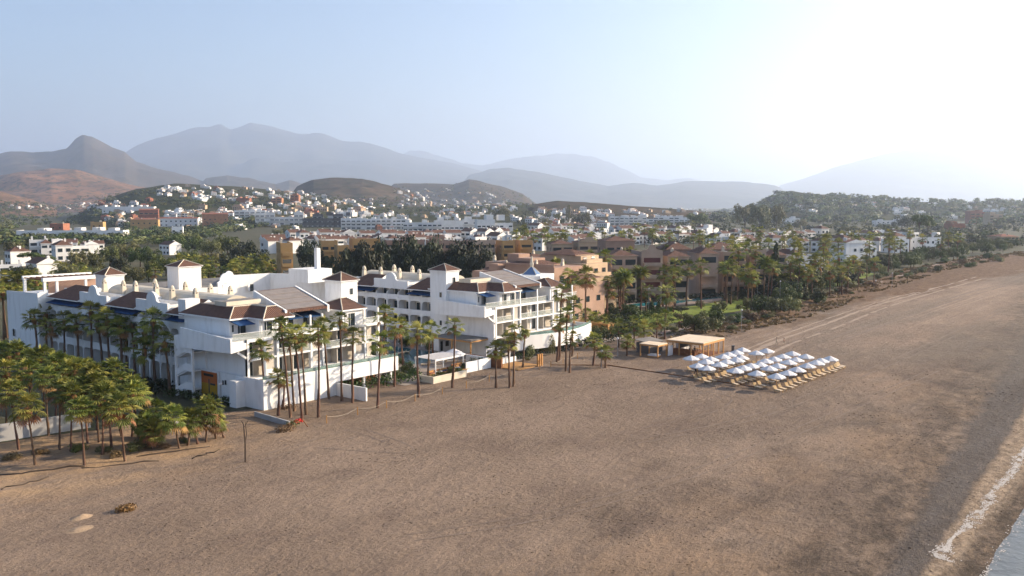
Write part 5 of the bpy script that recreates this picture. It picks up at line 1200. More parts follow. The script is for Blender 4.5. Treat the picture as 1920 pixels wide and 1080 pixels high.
# ---------------------------------------------------------------- neighbouring buildings
def panel_mesh(w, h, m, frame='white'):
    b = MB(); b.box(-w / 2, -.06, 0, w / 2, 0, h, 0); b.box(-w / 2 + .12, -.08, .12, w / 2 - .12, -.062, h - .12, 1)
    return b.mesh('window', [M[frame], M[m]])
WIN = {('glass', 'white'): panel_mesh(1.5, 1.6, 'glass'), ('shutter', 'tan'): panel_mesh(2.6, 1.7, 'shutter', 'tan'), ('glass', 'tan'): panel_mesh(2.2, 1.9, 'glass', 'tan'), ('glass', 'orange'): panel_mesh(1.5, 1.6, 'glass', 'orange'), ('glass', 'pink'): panel_mesh(1.8, 1.7, 'glass', 'pink'), ('glass', 'white2'): panel_mesh(1.9, 1.7, 'glass', 'white2')}
def gable_roof(w, d, z, h, o=.4, along='x', m=('tile', 'white')):
    b = MB(); X, Y = w / 2 + o, d / 2 + o
    if along == 'x':
        b.face([(-X, -Y, z), (X, -Y, z), (X, 0, z + h), (-X, 0, z + h)]); b.face([(X, Y, z), (-X, Y, z), (-X, 0, z + h), (X, 0, z + h)])
        b.face([(-X, Y, z), (-X, -Y, z), (-X, 0, z + h)], 1); b.face([(X, -Y, z), (X, Y, z), (X, 0, z + h)], 1)
    else:
        b.face([(-X, Y, z), (-X, -Y, z), (0, -Y, z + h), (0, Y, z + h)]); b.face([(X, -Y, z), (X, Y, z), (0, Y, z + h), (0, -Y, z + h)])
        b.face([(-X, -Y, z), (X, -Y, z), (0, -Y, z + h)], 1); b.face([(X, Y, z), (-X, Y, z), (0, Y, z + h)], 1)
    b.box(-X, -Y, z - .2, X, Y, z - .01, 1)
    return b
def hip_mb(x0, y0, x1, y1, z, h, o=.4):
    b = MB(); X0, Y0, X1, Y1 = x0 - o, y0 - o, x1 + o, y1 + o; w, d = X1 - X0, Y1 - Y0; k = min(w, d) / 2
    if w >= d: r0, r1 = ((X0 + k, (Y0 + Y1) / 2, z + h), (X1 - k, (Y0 + Y1) / 2, z + h)); F4 = [[(X0, Y0, z), (X1, Y0, z), r1, r0], [(X1, Y1, z), (X0, Y1, z), r0, r1], [(X0, Y1, z), (X0, Y0, z), r0], [(X1, Y0, z), (X1, Y1, z), r1]]
    else: r0, r1 = (((X0 + X1) / 2, Y0 + k, z + h), ((X0 + X1) / 2, Y1 - k, z + h)); F4 = [[(X0, Y1, z), (X0, Y0, z), r0, r1], [(X1, Y0, z), (X1, Y1, z), r1, r0], [(X0, Y0, z), (X1, Y0, z), r0], [(X1, Y1, z), (X0, Y1, z), r1]]
    for f in F4: b.face(f)
    b.box(X0, Y0, z - .2, X1, Y1, z - .01, 1); return b
win_w = {('glass', 'white'): 1.5, ('shutter', 'tan'): 2.6, ('glass', 'tan'): 2.2, ('glass', 'orange'): 1.5, ('glass', 'pink'): 1.8, ('glass', 'white2'): 1.9}
def building(name, label, cat, x, y, z, rz, w, d, h, wall, floors, roof='flat', win=('glass', 'white'), bays=None, balc=0.0, chim=1, group=None, sides=True, rh=1.8, tile='tile', seed=0, gable=False, dark=.0):
    r = random.Random(seed or int(abs(x * 13 + y * 7))); t = empty(name, (x, y, z), rz, label, cat, group)
    sg = [(-w / 2, w / 2, 0.0, h)]
    if roof == 'flat' and w > 26 and floors > 1:
        n = max(2, int(w / r.uniform(11, 17))); sg = []
        for k in range(n): sg.append((-w / 2 + w * k / n, -w / 2 + w * (k + 1) / n, r.choice((0, 0, 1.6, 3.0)), h * r.choice((1, 1, .93, 1.06, (floors - 1) / floors))))
    b = MB()
    for i, (xa, xb, ya, hh) in enumerate(sg):
        e = .004 * i; b.box(xa + (.002 if i else 0), ya, -2, xb, d + e, hh + e, 0)
        if roof == 'flat': b.box(xa + .003, ya + .002, hh + e, xb - .002, ya + .25, hh + .5); b.box(xa + .003, ya + .25, hh + e, xa + .25, d, hh + .5); b.box(xb - .25, ya + .25, hh + e, xb - .002, d, hh + .5); b.box(xa + .3, ya + .3, hh + e, xb - .3, d - .1, hh + .06, 1)
    def seg(x):
        for q in sg:
            if q[0] <= x <= q[1]: return q
        return sg[-1]
    if gable: b.wall_prof([(-w / 2, h), (w / 2, h), (w / 2, h + .8), (w * .22, h + 1.2), (w * .1, h + 2.6), (-w * .1, h + 2.6), (-w * .22, h + 1.2), (-w / 2, h + .8)], 'y', 0, .35)
    b.build('wall', [M[wall], M['deck']], t)
    if roof == 'hip': hip_mb(-w / 2, 0, w / 2, d, h + .2, rh).build('roof', [M[tile], M[wall]], t)
    elif roof in ('gx', 'gy'): q = gable_roof(w, d, h + .2, rh, .35, roof[1], (tile, wall)).build('roof', [M[tile], M[wall]], t, (0, d / 2, 0))
    elif roof == 'mix':
        hip_mb(-w / 2, 0, 0, d, h + .2, rh).build('roof', [M[tile], M[wall]], t)
        b = MB(); b.box(.4, d * .3, h + .002, w / 2, d, h + 2.4); b.build('roof_room', M[wall], t)
    bays = bays or max(1, int(w / 3.6)); fh = h / floors
    if roof == 'flat' and w > 14:
        for k in range(max(2, int(w / 14))):
            xa = r.uniform(-w / 2 + .5, w / 2 - 8); b = MB(); b.box(xa, r.uniform(1.5, 4), h * .9, xa + r.uniform(3, 7), d - .5, h * 1.06 + r.uniform(1.4, 2.6)); b.build('roof_room', M[wall], t)
    for f in range(floors):
        for k in range(bays):
            if r.random() < .08: continue
            xx = -w / 2 + w * (k + .5) / bays; wd = .86 * w / bays / win_w.get(win, 2.0) if balc else 0  # behind balconies the dark pane is widened to paint the loggia's shade
            q = seg(xx)
            if (f + .9) * fh > q[3]: continue
            link_mesh('window', WIN[win], t, (xx + (0 if wd else r.uniform(-.2, .2)), q[2] - .003, f * fh + .55), 0, (wd or min(1.3, w / bays / 2.6), 1, min(1.15, fh / 3)))
        if balc and f:
            n = len(sg) if len(sg) > 1 else max(1, int(w / 11)); sw = w / n
            for k in range(n):
                if r.random() < .12: continue
                x0, x1 = -w / 2 + k * sw + .4, -w / 2 + (k + 1) * sw - .6
                yq = sg[k][2] if len(sg) > 1 else 0
                if len(sg) > 1 and (f + .9) * fh > sg[k][3]: continue
                b = MB(); b.box(x0, -balc, f * fh - .2, x1, -.004, f * fh); b.box(x0, -balc, f * fh, x1, -balc + .15, f * fh + .95); b.box(x0, -balc + .15, f * fh, x0 + .15, -.004, f * fh + .95); b.box(x1 - .15, -balc + .15, f * fh, x1, -.004, f * fh + .95)
                b.build('balcony', M[wall], t, (0, yq, 0))
    if sides:
        for f in range(floors):
            for k in range(max(1, int(d / 5))):
                yy = d * (k + .5) / max(1, int(d / 5)); link_mesh('window', WIN[win], t, (-w / 2 - .003, yy, f * fh + .6), -math.pi / 2, (.7, 1, min(1, fh / 3)))
    for k in range(chim):
        link_mesh('chimney', CH2 if wall in ('white', 'white2') else CHIM, t, (r.uniform(-w * .4, w * .4), r.uniform(d * .2, d * .8), h + (.0 if roof == 'flat' else .6)), 0, (1.1, 1.1, .9))
    return t
def _c():
    b = MB(); b.box(-.4, -.4, 0, .4, .4, 2.0); b.box(-.5, -.5, 2.0, .5, .5, 2.15); b.box(-.3, -.3, 2.15, .3, .3, 2.5); return b.mesh('chimney', M['white2'])
CH2 = _c()
# pink and apricot apartments right behind the second wing
PK = empty('apartment_building', (106, 19, 0), 0, 'pink stepped apartment building with brown hipped roofs behind the second wing', 'building')
def pk(boxes, m): 
    b = MB()
    for q in boxes: b.box(*q)
    return b.build('wall', M[m], PK)
pk([(0, 0, 0, 15.5, 14, 9.3), (0.5, -.15, 9.3, 15.5, 0, 10.2), (-.2, 5, 0, 13.0, 21, 14.2), (-.4, 5, 14.2, -.2, 21, 15.0), (2, 14, 14.2, 8, 19, 16.2)], 'pink')
pk([(18, 6, 0, 31, 22, 10.5), (20, 9, 10.5, 31, 24, 14.0), (22, 12, 14, 31, 26, 16.0), (15.5, 3, 0, 22, 14, 6.5)], 'pale')
pk([(20, 4.5, 3.2, 30, 6, 4.2), (20, 4.5, 6.6, 30, 6, 7.6), (21, 7.5, 10.5, 30.5, 8.95, 11.4), (22.5, 10.4, 14, 30.5, 11.9, 15)], 'pale')
pk([(-3, 21.5, 0, 8, 30, 12.6), (8.3, 24, 0, 30, 35, 14.3), (-2, 22, 12.6, 1, 25, 14.6), (12, 26, 14.3, 17, 30, 16.5)], 'pink')
for q, rh in (((5.0, 1.2, 14.8, 9, 11.2), 1.8), ((-.2, 11, 10, 21, 14.6), 1.6), ((1.5, 22, 7.6, 29.6, 12.9), 1.5), ((18, 25, 29.5, 34.5, 14.6), 1.4), ((22, 14, 31, 25, 16.3), 1.3)):
    hip_mb(q[0], q[1], q[2], q[3], q[4], rh).build('roof', [M['tile'], M['pink']], PK)
for x, y, z in ((2.5, -.003, 1.2), (6, -.003, 1.2), (11, -.003, 1.2), (3, -.003, 5.2), (7.5, -.003, 5.2), (12.5, -.003, 5.2), (3, 4.99, 10.4), (8, 4.99, 10.4), (20, 5.99, 1), (24.5, 5.99, 1), (28.5, 5.99, 1), (21, 5.99, 4.4), (25, 5.99, 4.4), (28.8, 5.99, 4.4), (22, 5.99, 7.6), (26, 5.99, 7.6), (29, 8.99, 11), (25, 8.99, 11), (24, 11.99, 14.1), (28, 11.99, 14.1), (17, 2.99, 1.5), (17, 2.99, 4.4)): link_mesh('window', WIN['glass', 'pink'], PK, (x, y, z), 0, (1.1, 1, 1))
for y, z in ((7, 10.6), (11, 10.6), (16, 10.6), (8, 6), (13, 6), (2, 5.4)): link_mesh('window', WIN['glass', 'pink'], PK, (-.203 if y > 5 else -.003, y, z), -math.pi / 2)
for x, y, z in ((1.5, 12, 14.2), (9, 9, 14.2), (4, 24, 13.5), (24, 30, 15.4), (10, 33, 14.3)): link_mesh('chimney', CHIM, PK, (x, y, z), 0, (.95, .95, .8))
for x, y in ((19.4, 3.6), (19.4, 5.5)): b = MB(); b.hexa([(x - 1, y - 1.4, 5.6), (x + 2, y - 1.4, 5.6), (x + 2, y, 6.4), (x - 1, y, 6.4), (x - 1, y - 1.4, 5.66), (x + 2, y - 1.4, 5.66), (x + 2, y, 6.46), (x - 1, y, 6.46)]); b.build('awning', M['cloth'], PK)
def mid(u0, u1, vb, vt, turn=0.0, dpt=12, **k):
    """a building between two columns of the photo, foot at row vb, eaves at row vt, turned from facing the lens"""
    x, y, z, d = hit((u0 + u1) / 2, vb); h = (vb - vt) * d / F
    w = (u1 - u0) * d / F; c, s = abs(math.cos(turn)), abs(math.sin(turn))
    w = max(3.0, (w - dpt * s) / c) if s > .05 else w
    return building(x=x, y=y, z=z, rz=-HEAD + turn, w=w, d=dpt, h=h, **k)
A = dict(name='apartment_building', cat='building')
TANS = [(1140, 1200, 568, 480, 'hip', 'tan apartment house with brown hipped roof left of the scrolled gable', False), (1198, 1248, 566, 474, 'flat', 'tan apartment house with a scrolled gable front', True), (1247, 1298, 563, 481, 'hip', 'tan apartment house with wide brown roof right of the scrolled gable', False),
        (1308, 1352, 557, 476, 'hip', 'tan apartment house behind the tall garden palms', False), (1351, 1404, 552, 474, 'flat', 'tan flat roofed apartment house with long balcony bands', False), (1403, 1442, 548, 470, 'flat', 'tan apartment house left of the dark conifer', False), (1441, 1480, 545, 479, 'hip', 'tan apartment house right of the dark conifer', False)]
for u0, u1, vb, vt, rf, lb, gb in TANS:
    mid(u0, u1, vb, vt, .12, 13, label=lb, wall='tan', floors=4, roof=rf, win=('shutter', 'tan') if gb else ('glass', 'tan'), balc=1.9, gable=gb, rh=1.7, sides=False, **A)
mid(1246, 1300, 545, 468, .1, 14, label='brown roofed tan apartment house rising behind the scrolled gable', wall='pink', floors=4, roof='hip', win=('glass', 'tan'), rh=2.5, **A)
mid(1322, 1400, 540, 468, .1, 14, label='long brown roofed apartment house behind the tan balconies', wall='pink', floors=4, roof='hip', win=('glass', 'tan'), rh=2.5, chim=3, **A)
x, y, z, d = hit(1365, 545); t = empty('garden_pavilion', (x, y, 0), .2, 'small arched garden pavilion with brown roof by the pool', 'pavilion'); b = MB(); b.box(-5, 0, 0, 5, 6, 3.2, 0); b.build('wall', M['tan'], t); hip_mb(-5, 0, 5, 6, 3.4, 2.2).build('roof', [M['tile'], M['tan']], t)
for k in range(3): link_mesh('window', WIN['glass', 'tan'], t, (-3 + 3 * k, -.003, .3), 0, (.8, 1, 1.2))
# garden pool with parasols
def flat_blob(name, u, v, w, d, z, m, rz=0, wob=.15):
    x, y, _ = at(u, v); b = MB(); b.prism([(w / 2 * math.cos(k * .3142) * (1 + wob * math.sin(2 * k * .3142 + 1)), d / 2 * math.sin(k * .3142) * (1 + wob * math.cos(3 * k * .3142))) for k in range(20)], -.1, z)
    return b.build(name, M[m], None, (x, y, 0), rz, kind='structure')
flat_blob('pool_terrace', 1262, 567, 40, 14, .06, 'path', -.3, .08); flat_blob('garden_pool_water', 1228, 570, 22, 7, .09, 'water', -.35); flat_blob('garden_pool_water', 1297, 562, 26, 6, .10, 'water', -.3)
L = []
for u, v in ((1215, 556), (1222, 559), (1229, 557), (1382, 549), (1368, 552)):
    x, y, _ = at(u, v); t = empty('closed_parasol', (x, y, 0), 0, None, 'parasol', 'closed parasols by the garden pool'); b = MB(); b.tube([(0, 0, 0), (0, 0, 2.8)], .04, 5); b.build('pole', M['wood'], t); b = MB(); b.lathe([(.28, 1.0), (.2, 1.8), (.06, 2.7)], 7); b.build('canopy', M['cream'], t); L.append(t)
ordinal_labels(L, 'closed cream parasol by the garden pool, {} from the left')
L = []
for u, v in ((1282, 565), (1290, 564), (1342, 572), (1116, 580)):
    x, y, _ = at(u, v); o = copy_tree(lou, (x, y, .07), .8 + u, None, None, 1.2); o['group'] = 'garden loungers'; L.append(o)
ordinal_labels(L, 'pale lounger on the garden lawn by the pool, {} from the left')
x, y, _ = at(997, 512, 15); t = empty('pyramid_skylight', (x, y, 0), .3, 'blue glass pyramid skylight with cream finial on a white roof', 'skylight')
b = MB(); b.box(-3.2, -3.2, 0, 6, 3.2, 14.6); b.build('drum', M['white'], t); pyramid(-1.5, -1.5, 1.5, 1.5, 14.62, 2.0, .1).build('roof', [mat('blue_glazed_tile', (.10, .16, .28), rough=.3), M['white'], M['beige']], t); b = MB(); b.lathe([(.35, 0), (.5, .6), (.3, 1.4), (.12, 2.4)], 8, 0, (0, 0, 16.4)); b.build('finial', M['beige'], t)
# ochre apartments behind the dark trees
mid(513, 562, 560, 458, .35, 14, label='tall ochre apartment tower with stacked small windows behind the hotel', wall='orange', floors=5, win=('glass', 'orange'), balc=.8, **A)
for k, (u0, u1, vb, vt, lb) in enumerate(((596, 640, 510, 453, 'ochre terraced house left of the dark tree belt'), (625, 662, 520, 462, 'ochre house with a plain sunlit wall beside the chimney stack'), (655, 720, 508, 449, 'long ochre house behind the dark tree belt'), (880, 935, 500, 452, 'tan house with dark balcony slots behind the tree belt'), (935, 972, 500, 453, 'ochre yellow house right of the dark tree belt'), (968, 1006, 498, 452, 'bright yellow house above the pink apartments'))):
    mid(u0, u1, vb, vt, .3, 12, label=lb, wall='tan' if 'tan' in lb else 'orange', floors=3, roof='flat', win=('glass', 'orange'), balc=1.2, chim=2, **A)
for k, (u0, u1, vb, vt, lb) in enumerate(((720, 800, 500, 452, 'brown flat roofed apartment block behind the middle of the tree belt'), (800, 882, 500, 453, 'brown apartment block with a long dark balcony behind the tree belt'), (1030, 1080, 505, 458, 'apricot house with terrace roof behind the pink apartments'), (1080, 1130, 505, 455, 'apricot house with curved gable above the palms'), (1130, 1196, 520, 452, 'dusky pink house behind the tan roofs'))):
    mid(u0, u1, vb, vt, .2, 12, label=lb, wall=('pink', 'pink', 'pale', 'pale', 'pink')[k], floors=3, roof='flat' if k < 2 else 'hip', win=('glass', 'pink'), balc=1.2, chim=2, gable=k == 3, **A)
# white houses: several kinds, copied along their rows
WH = []
for k, (w, d, h, rf, bl) in enumerate(((9, 10, 6.6, 'gy', 0), (10, 9, 6.4, 'gx', 1.2), (8, 11, 7.4, 'hip', 0), (11, 9, 6.0, 'mix', 1.2), (9, 10, 7.0, 'flat', 1.2), (12, 9, 6.2, 'gx', 0))):
    WH.append(building('white_house', None, 'house', 0, 0, -60, 0, w, d, h, 'white2', 2, rf, ('glass', 'white2'), None, bl, 2, 'white houses', True, 2.2, 'tile', 900 + k))
usedW = set()
def white_rows(rows_, grp, fmt, sc=1.0, jit=.35):
    L = []
    for (ua, va), (ub, vb), n in rows_:
        for i in range(n):
            q = (i + .5) / n; r = random.Random(int(ua * 7 + va * 3 + i)); u = ua + (ub - ua) * q + r.uniform(-4, 4); v = va + (vb - va) * q + r.uniform(-1.2, 1.2)
            x, y, z, d = hit(u, v); k = r.randrange(6)
            o = WH[k] if k not in usedW else copy_tree(WH[k], (0, 0, 0)); usedW.add(k)
            s = sc * r.uniform(.88, 1.15); o.location = (x, y, z); o.rotation_euler = (0, 0, -HEAD + r.choice((.5, .45, -.75, .55)) + r.uniform(-jit, jit) * .3); o.scale = (s, s, s * r.uniform(.95, 1.15)); o['group'] = grp; L.append(o)
    ordinal_labels(L, fmt)
white_rows([((488, 476), (640, 470), 8), ((640, 468), (960, 464), 14), ((545, 455), (700, 452), 8), ((700, 455), (955, 452), 11)], 'white townhouses behind the ochre apartments', 'white brown roofed townhouse behind the ochre apartments, {} from the left', 1.05)
white_rows([((965, 470), (1130, 466), 9), ((985, 452), (1130, 450), 8), ((1130, 460), (1340, 455), 12), ((1150, 444), (1340, 442), 10), ((990, 438), (1120, 436), 6)], 'white houses among palms behind the apricot houses', 'white house among palms behind the apricot houses, {} from the left', 1.05)
white_rows([((1340, 470), (1480, 466), 8), ((1350, 452), (1560, 450), 9), ((1490, 474), (1700, 470), 7), ((1580, 455), (1760, 452), 6)], 'white villas in the seaside palms', 'white villa in the seaside palms, {} from the left', 1.0)
white_rows([((60, 478), (190, 474), 5), ((5, 528), (70, 526), 2), ((300, 478), (318, 478), 1), ((0, 500), (30, 498), 1), ((100, 490), (170, 486), 2)], 'white houses in the trees left of the hotel', 'white house in the trees behind the hotel end, {} from the left', .95)
V = dict(name='seaside_villa', cat='villa')
mid(1478, 1514, 535, 478, .3, 12, label='white villa with dark hipped roof at the right end of the tan apartments', wall='white', floors=3, roof='hip', balc=1.4, chim=2, **V)
mid(1508, 1556, 528, 482, .25, 12, label='white flat roofed villa with long terrace beyond the tan apartments', wall='white', floors=3, roof='flat', balc=1.6, **V)
mid(1576, 1632, 492, 456, .35, 12, label='white villa with red tiled gable standing in seaside palms', wall='white', floors=2, roof='gy', tile='tilered', chim=2, **V)
mid(1612, 1652, 487, 462, .3, 12, label='white villa with square corner bay right of the red gable', wall='white', floors=2, roof='mix', **V)
mid(1668, 1712, 474, 450, .3, 12, label='white villa with tall chimney before the large umbrella pine', wall='white', floors=2, roof='flat', chim=3, **V)
mid(1726, 1772, 470, 447, .3, 14, label='broad white villa under the large umbrella pine', wall='white', floors=2, roof='flat', **V)
# big blocks farther back
BIG = [(755, 830, 442, 418, .1, 'white2', 3, 'flat', 'white apartment block with long bands of balconies, left half of the pair'), (815, 898, 440, 412, .15, 'white2', 3, 'flat', 'white apartment block with blue shaded glass bands'), (892, 965, 446, 410, .2, 'white2', 4, 'flat', 'white four storey block with deep balconies right of the banded blocks'),
       (640, 762, 430, 411, .1, 'white2', 3, 'flat', 'long white apartment block right of the dark grey building'), (568, 662, 426, 402, .1, 'greyd', 3, 'flat', 'dark grey flat roofed building behind the white townhouses'), (480, 570, 422, 400, .2, 'white2', 3, 'flat', 'stepped white apartment block left of the dark grey building'), (440, 500, 412, 396, .2, 'white2', 3, 'flat', 'white block on the slope above the red brick houses'),
       (1142, 1215, 422, 407, .15, 'white2', 3, 'flat', 'long bluish white block beyond the palms, left part'), (1205, 1292, 420, 407, -.1, 'white2', 3, 'flat', 'long sunlit white block beyond the palms, right part'),
       (34, 230, 450, 433, .05, 'white2', 1, 'flat', 'very long low white building among the trees on the left'), (95, 120, 440, 420, 0, 'brick', 2, 'flat', 'small red topped kiosk building above the long low building'), (320, 347, 447, 426, .3, 'white', 2, 'flat', 'white cube house above the tree mass'), (170, 196, 436, 417, .2, 'orange', 2, 'flat', 'ochre yellow house by the excavated ground'), (246, 298, 430, 412, .2, 'orange', 2, 'hip', 'ochre house with red roof left of the brick terraces'),
       (262, 300, 420, 394, .3, 'brick', 3, 'gx', 'red brick terrace with stepped roofs, left one'), (380, 430, 425, 402, .3, 'brick', 2, 'gx', 'red brick terrace with stepped roofs, right one'), (300, 372, 424, 410, .1, 'white2', 2, 'gx', 'row house with white chimneys below the slope'), (195, 290, 398, 388, .1, 'white2', 1, 'flat', 'long pale shed on the hillside'),
       (445, 470, 382, 372, 0, 'brick', 2, 'flat', 'orange block on the slope, left of three'), (510, 530, 384, 372, 0, 'brick', 3, 'flat', 'orange block on the slope, middle of three'), (546, 562, 384, 366, 0, 'brick', 4, 'flat', 'tall orange block on the slope, right of three'),
       (1640, 1700, 425, 414, .1, 'white2', 2, 'flat', 'pale long building before the wooded hill'), (1470, 1500, 424, 410, .1, 'white2', 2, 'flat', 'white block before the wooded hill'), (1510, 1532, 408, 400, 0, 'pale', 1, 'flat', 'orange billboard sized house at the foot of the wooded hill'), (1780, 1812, 436, 420, .2, 'brick', 3, 'flat', 'terracotta block by the far beach end, left one'), (1815, 1850, 420, 398, .2, 'brick', 4, 'flat', 'tall terracotta block by the far beach end'), (1850, 1880, 424, 402, .2, 'pale', 4, 'flat', 'apricot block by the far beach end'), (1870, 1915, 462, 444, .2, 'pale', 3, 'hip', 'cream villa with red roof at the far beach end')]
for k, (u0, u1, vb, vt, tn, wl_, fl, rf, lb) in enumerate(BIG):
    mid(u0, u1, vb, vt, tn, 14, label=lb, wall=wl_, floors=fl, roof=rf, win=('glass', 'white2') if wl_ in ('white2', 'white', 'greyd') else ('glass', 'orange'), balc=1.6 if fl > 2 else 0, chim=2, sides=False, tile='tilered', bays=max(2, int((u1 - u0) / 9)), **A)
# small far houses of the town
def far_mesh(k):
    r = random.Random(k); b = MB(); w, d, h = r.uniform(9, 17), r.uniform(8, 12), r.uniform(4.5, 8)
    b.box(-w / 2, 0, -4, w / 2, d, h, 0); b.box(-w / 2 + 1, 2, h + .002, w / 2 * r.uniform(-.2, .6), d - 1, h + r.uniform(1.8, 3), 0)
    if k % 3 != 0: q = hip_mb(-w / 2, 0, w / 2, d, h + .2, 1.8, .3); i = len(b.v); b.v += q.v; b.f += [tuple(i + j for j in f) for f in q.f]; b.m += [2 if m == 0 else 0 for m in q.m]
    for f in range(2 if h > 6 else 1):
        for j in range(int(w / 3)): x = -w / 2 + 1 + 3 * j; b.box(x, -.08, .8 + 3 * f, x + 1.7, -.003, 2.5 + 3 * f, 1)
    b.box(w * .2, d * .4, h, w * .2 + .9, d * .4 + .9, h + 3.2, 0)
    return b
FARM = {}
for k in range(9):
    for wc in ('white2', 'pale', 'brick'):
        FARM[k, wc] = far_mesh(k).mesh('far_house', [M[wc], M['glass'], M['tilered' if k % 2 else 'tile']])
def far_zone(n, poly, grp, fmt, mix=(.8, .15, .05), sc=(.8, 1.25), seed=1):
    r = random.Random(seed); L = []; us = [p[0] for p in poly]; tr_ = 0
    while len(L) < n and tr_ < n * 60:
        tr_ += 1
        u = r.uniform(min(us), max(us)); vt = interp([(p[0], p[1]) for p in poly], u); vb = interp([(p[0], p[2]) for p in poly], u); v = r.uniform(vt, vb)
        x, y, z, d = hit(u, v)
        if d > 6500 or any(abs(u - q[0]) < 3.2 and abs(v - q[1]) < 1.6 for q in L): continue
        wc = 'white2' if r.random() < mix[0] else ('pale' if r.random() < .7 else 'brick')
        s = r.uniform(*sc); o = link_mesh('far_house', FARM[r.randrange(9), wc], None, (x, y, z), -HEAD + r.uniform(-.6, .6), (s, s, s))
        tag(o, None, 'house', grp); L.append((u, v, o))
    ordinal_labels([q[2] for q in L], fmt)
far_zone(95, [(290, 352, 378), (400, 350, 382), (560, 362, 392), (700, 378, 404)], 'houses on the town hill', 'pale house on the town hill under the blue mountain, {} from the left', seed=2, sc=(.6, .95))
far_zone(34, [(330, 388, 412), (420, 386, 412), (560, 392, 402), (700, 396, 408)], 'houses at the foot of the town hill', 'house at the foot of the town hill, {} from the left', (.55, .3, .15), seed=3)
far_zone(40, [(750, 362, 392), (860, 368, 402), (960, 378, 402)], 'houses on the right part of the hill', 'white house on the slope right of the dark hill, {} from the left', seed=4, sc=(.7, 1.1))
far_zone(34, [(960, 388, 424), (1130, 402, 430)], 'houses in the trees of the plain', 'house half hidden in trees right of the white blocks, {} from the left', seed=5)
far_zone(18, [(60, 385, 392), (140, 382, 392), (280, 378, 392)], 'houses under the tawny hills', 'cream house under the tawny hills, {} from the left', (.4, .5, .1), seed=6)
far_zone(24, [(190, 396, 424), (290, 400, 428)], 'brick houses by the dug ground', 'low red roofed house by the dug ground, {} from the left', (.2, .3, .5), seed=7, sc=(.6, 1))
far_zone(20, [(1480, 385, 410), (1700, 388, 412), (1915, 390, 412)], 'houses on the wooded hill', 'house on the wooded hill beyond the beach, {} from the left', (.6, .3, .1), seed=9, sc=(.8, 1.2))
far_zone(34, [(300, 408, 430), (520, 410, 432), (960, 408, 434)], 'houses of the plain behind the townhouses', 'small house of the plain behind the townhouses, {} from the left', (.75, .2, .05), seed=12, sc=(.5, .9))
# the many smaller houses beyond, one object
b = MB(); mats_ = [M['white2'], M['glass'], M['tilered'], M['pale']]
for n, poly, sc, seed in ((60, [(750, 350, 385), (860, 352, 392), (960, 370, 398)], (.6, .9), 41), (70, [(1060, 358, 372), (1180, 366, 380), (1330, 372, 388)], (.8, 1.2), 42), (50, [(1480, 374, 395), (1700, 380, 396), (1915, 384, 398)], (.7, 1), 43), (80, [(300, 398, 412), (520, 400, 414), (960, 398, 410)], (.5, .8), 44), (50, [(300, 346, 368), (560, 358, 384), (720, 376, 396)], (.5, .8), 45), (40, [(1000, 392, 408), (1340, 398, 412)], (.6, .9), 46), (30, [(10, 384, 394), (200, 380, 392)], (.6, .9), 47)):
    r = random.Random(seed); us = [p[0] for p in poly]
    for _ in range(n):
        u = r.uniform(min(us), max(us)); v = r.uniform(interp([(p[0], p[1]) for p in poly], u), interp([(p[0], p[2]) for p in poly], u)); x, y, z, d = hit(u, v)
        if d > 6500: continue
        q = far_mesh(r.randrange(9)); s_ = r.uniform(*sc); a = -HEAD + r.uniform(-.6, .6); ca, sa = math.cos(a), math.sin(a); i0 = len(b.v); wm = 0 if r.random() < .75 else 3
        b.v += [(x + (p[0] * ca - p[1] * sa) * s_, y + (p[0] * sa + p[1] * ca) * s_, z + p[2] * s_) for p in q.v]; b.f += [tuple(i0 + k for k in f) for f in q.f]; b.m += [wm if m == 0 else m for m in q.m]
o = b.build('distant_town', mats_, kind='stuff'); o['label'] = 'many tiny distant white and cream houses of the town'
# ---------------------------------------------------------------- trees around and behind
def grove_(items, grp, fmt):
    L = []
    for u, v, h, w, kind, mm in items: L.append(tree_px(u, v, h, w, kind, mm, group=grp, r=random.Random(int(u * 3 + v))))
    ordinal_labels(L, fmt)
grove_([(150, 470, 9, 11, 'round', 'leafb'), (175, 478, 9, 9, 'wispy', 'leafb'), (205, 462, 10, 12, 'round', 'leafa'), (235, 455, 11, 13, 'round', 'leafb'), (262, 462, 10, 12, 'round', 'leafa'), (225, 480, 9, 9, 'round', 'leafd'), (285, 468, 9, 10, 'round', 'leafa'), (130, 496, 8, 9, 'round', 'leafb'), (60, 473, 8, 13, 'pine', 'leafa'), (85, 480, 7, 9, 'pine', 'leafa'), (22, 455, 10, 10, 'round', 'leafb'), (250, 500, 7, 9, 'round', 'leafb'), (310, 482, 8, 9, 'round', 'leafa'), (180, 500, 7, 8, 'round', 'leafb'), (278, 492, 8, 8, 'wispy', 'leafa'), (205, 506, 6, 8, 'round', 'leafd'), (110, 505, 6, 8, 'round', 'leafa'), (40, 498, 7, 9, 'round', 'leafd'), (160, 510, 5, 7, 'bush', 'leafb') if False else (160, 508, 5, 7, 'round', 'leafb')], 'trees behind the far hotel end', 'leafy tree behind the far hotel end, {} from the left')
grove_([(330, 440, 11, 16, 'round', 'leafa'), (365, 446, 10, 14, 'round', 'leafa'), (395, 450, 10, 13, 'round', 'leafb'), (425, 442, 12, 17, 'round', 'leafa'), (455, 452, 12, 15, 'round', 'leafd'), (480, 470, 11, 12, 'round', 'leafd'), (400, 472, 9, 12, 'round', 'leafb'), (350, 470, 9, 11, 'round', 'leafa'), (440, 476, 10, 12, 'round', 'leafd'), (500, 488, 8, 10, 'round', 'leafd'), (380, 486, 8, 10, 'round', 'leafd'), (470, 492, 7, 9, 'round', 'leafd'), (540, 425, 9, 12, 'round', 'leafb'), (520, 430, 8, 10, 'round', 'leafb')], 'trees of the park behind the rear block', 'park tree behind the low rear block, {} from the left')
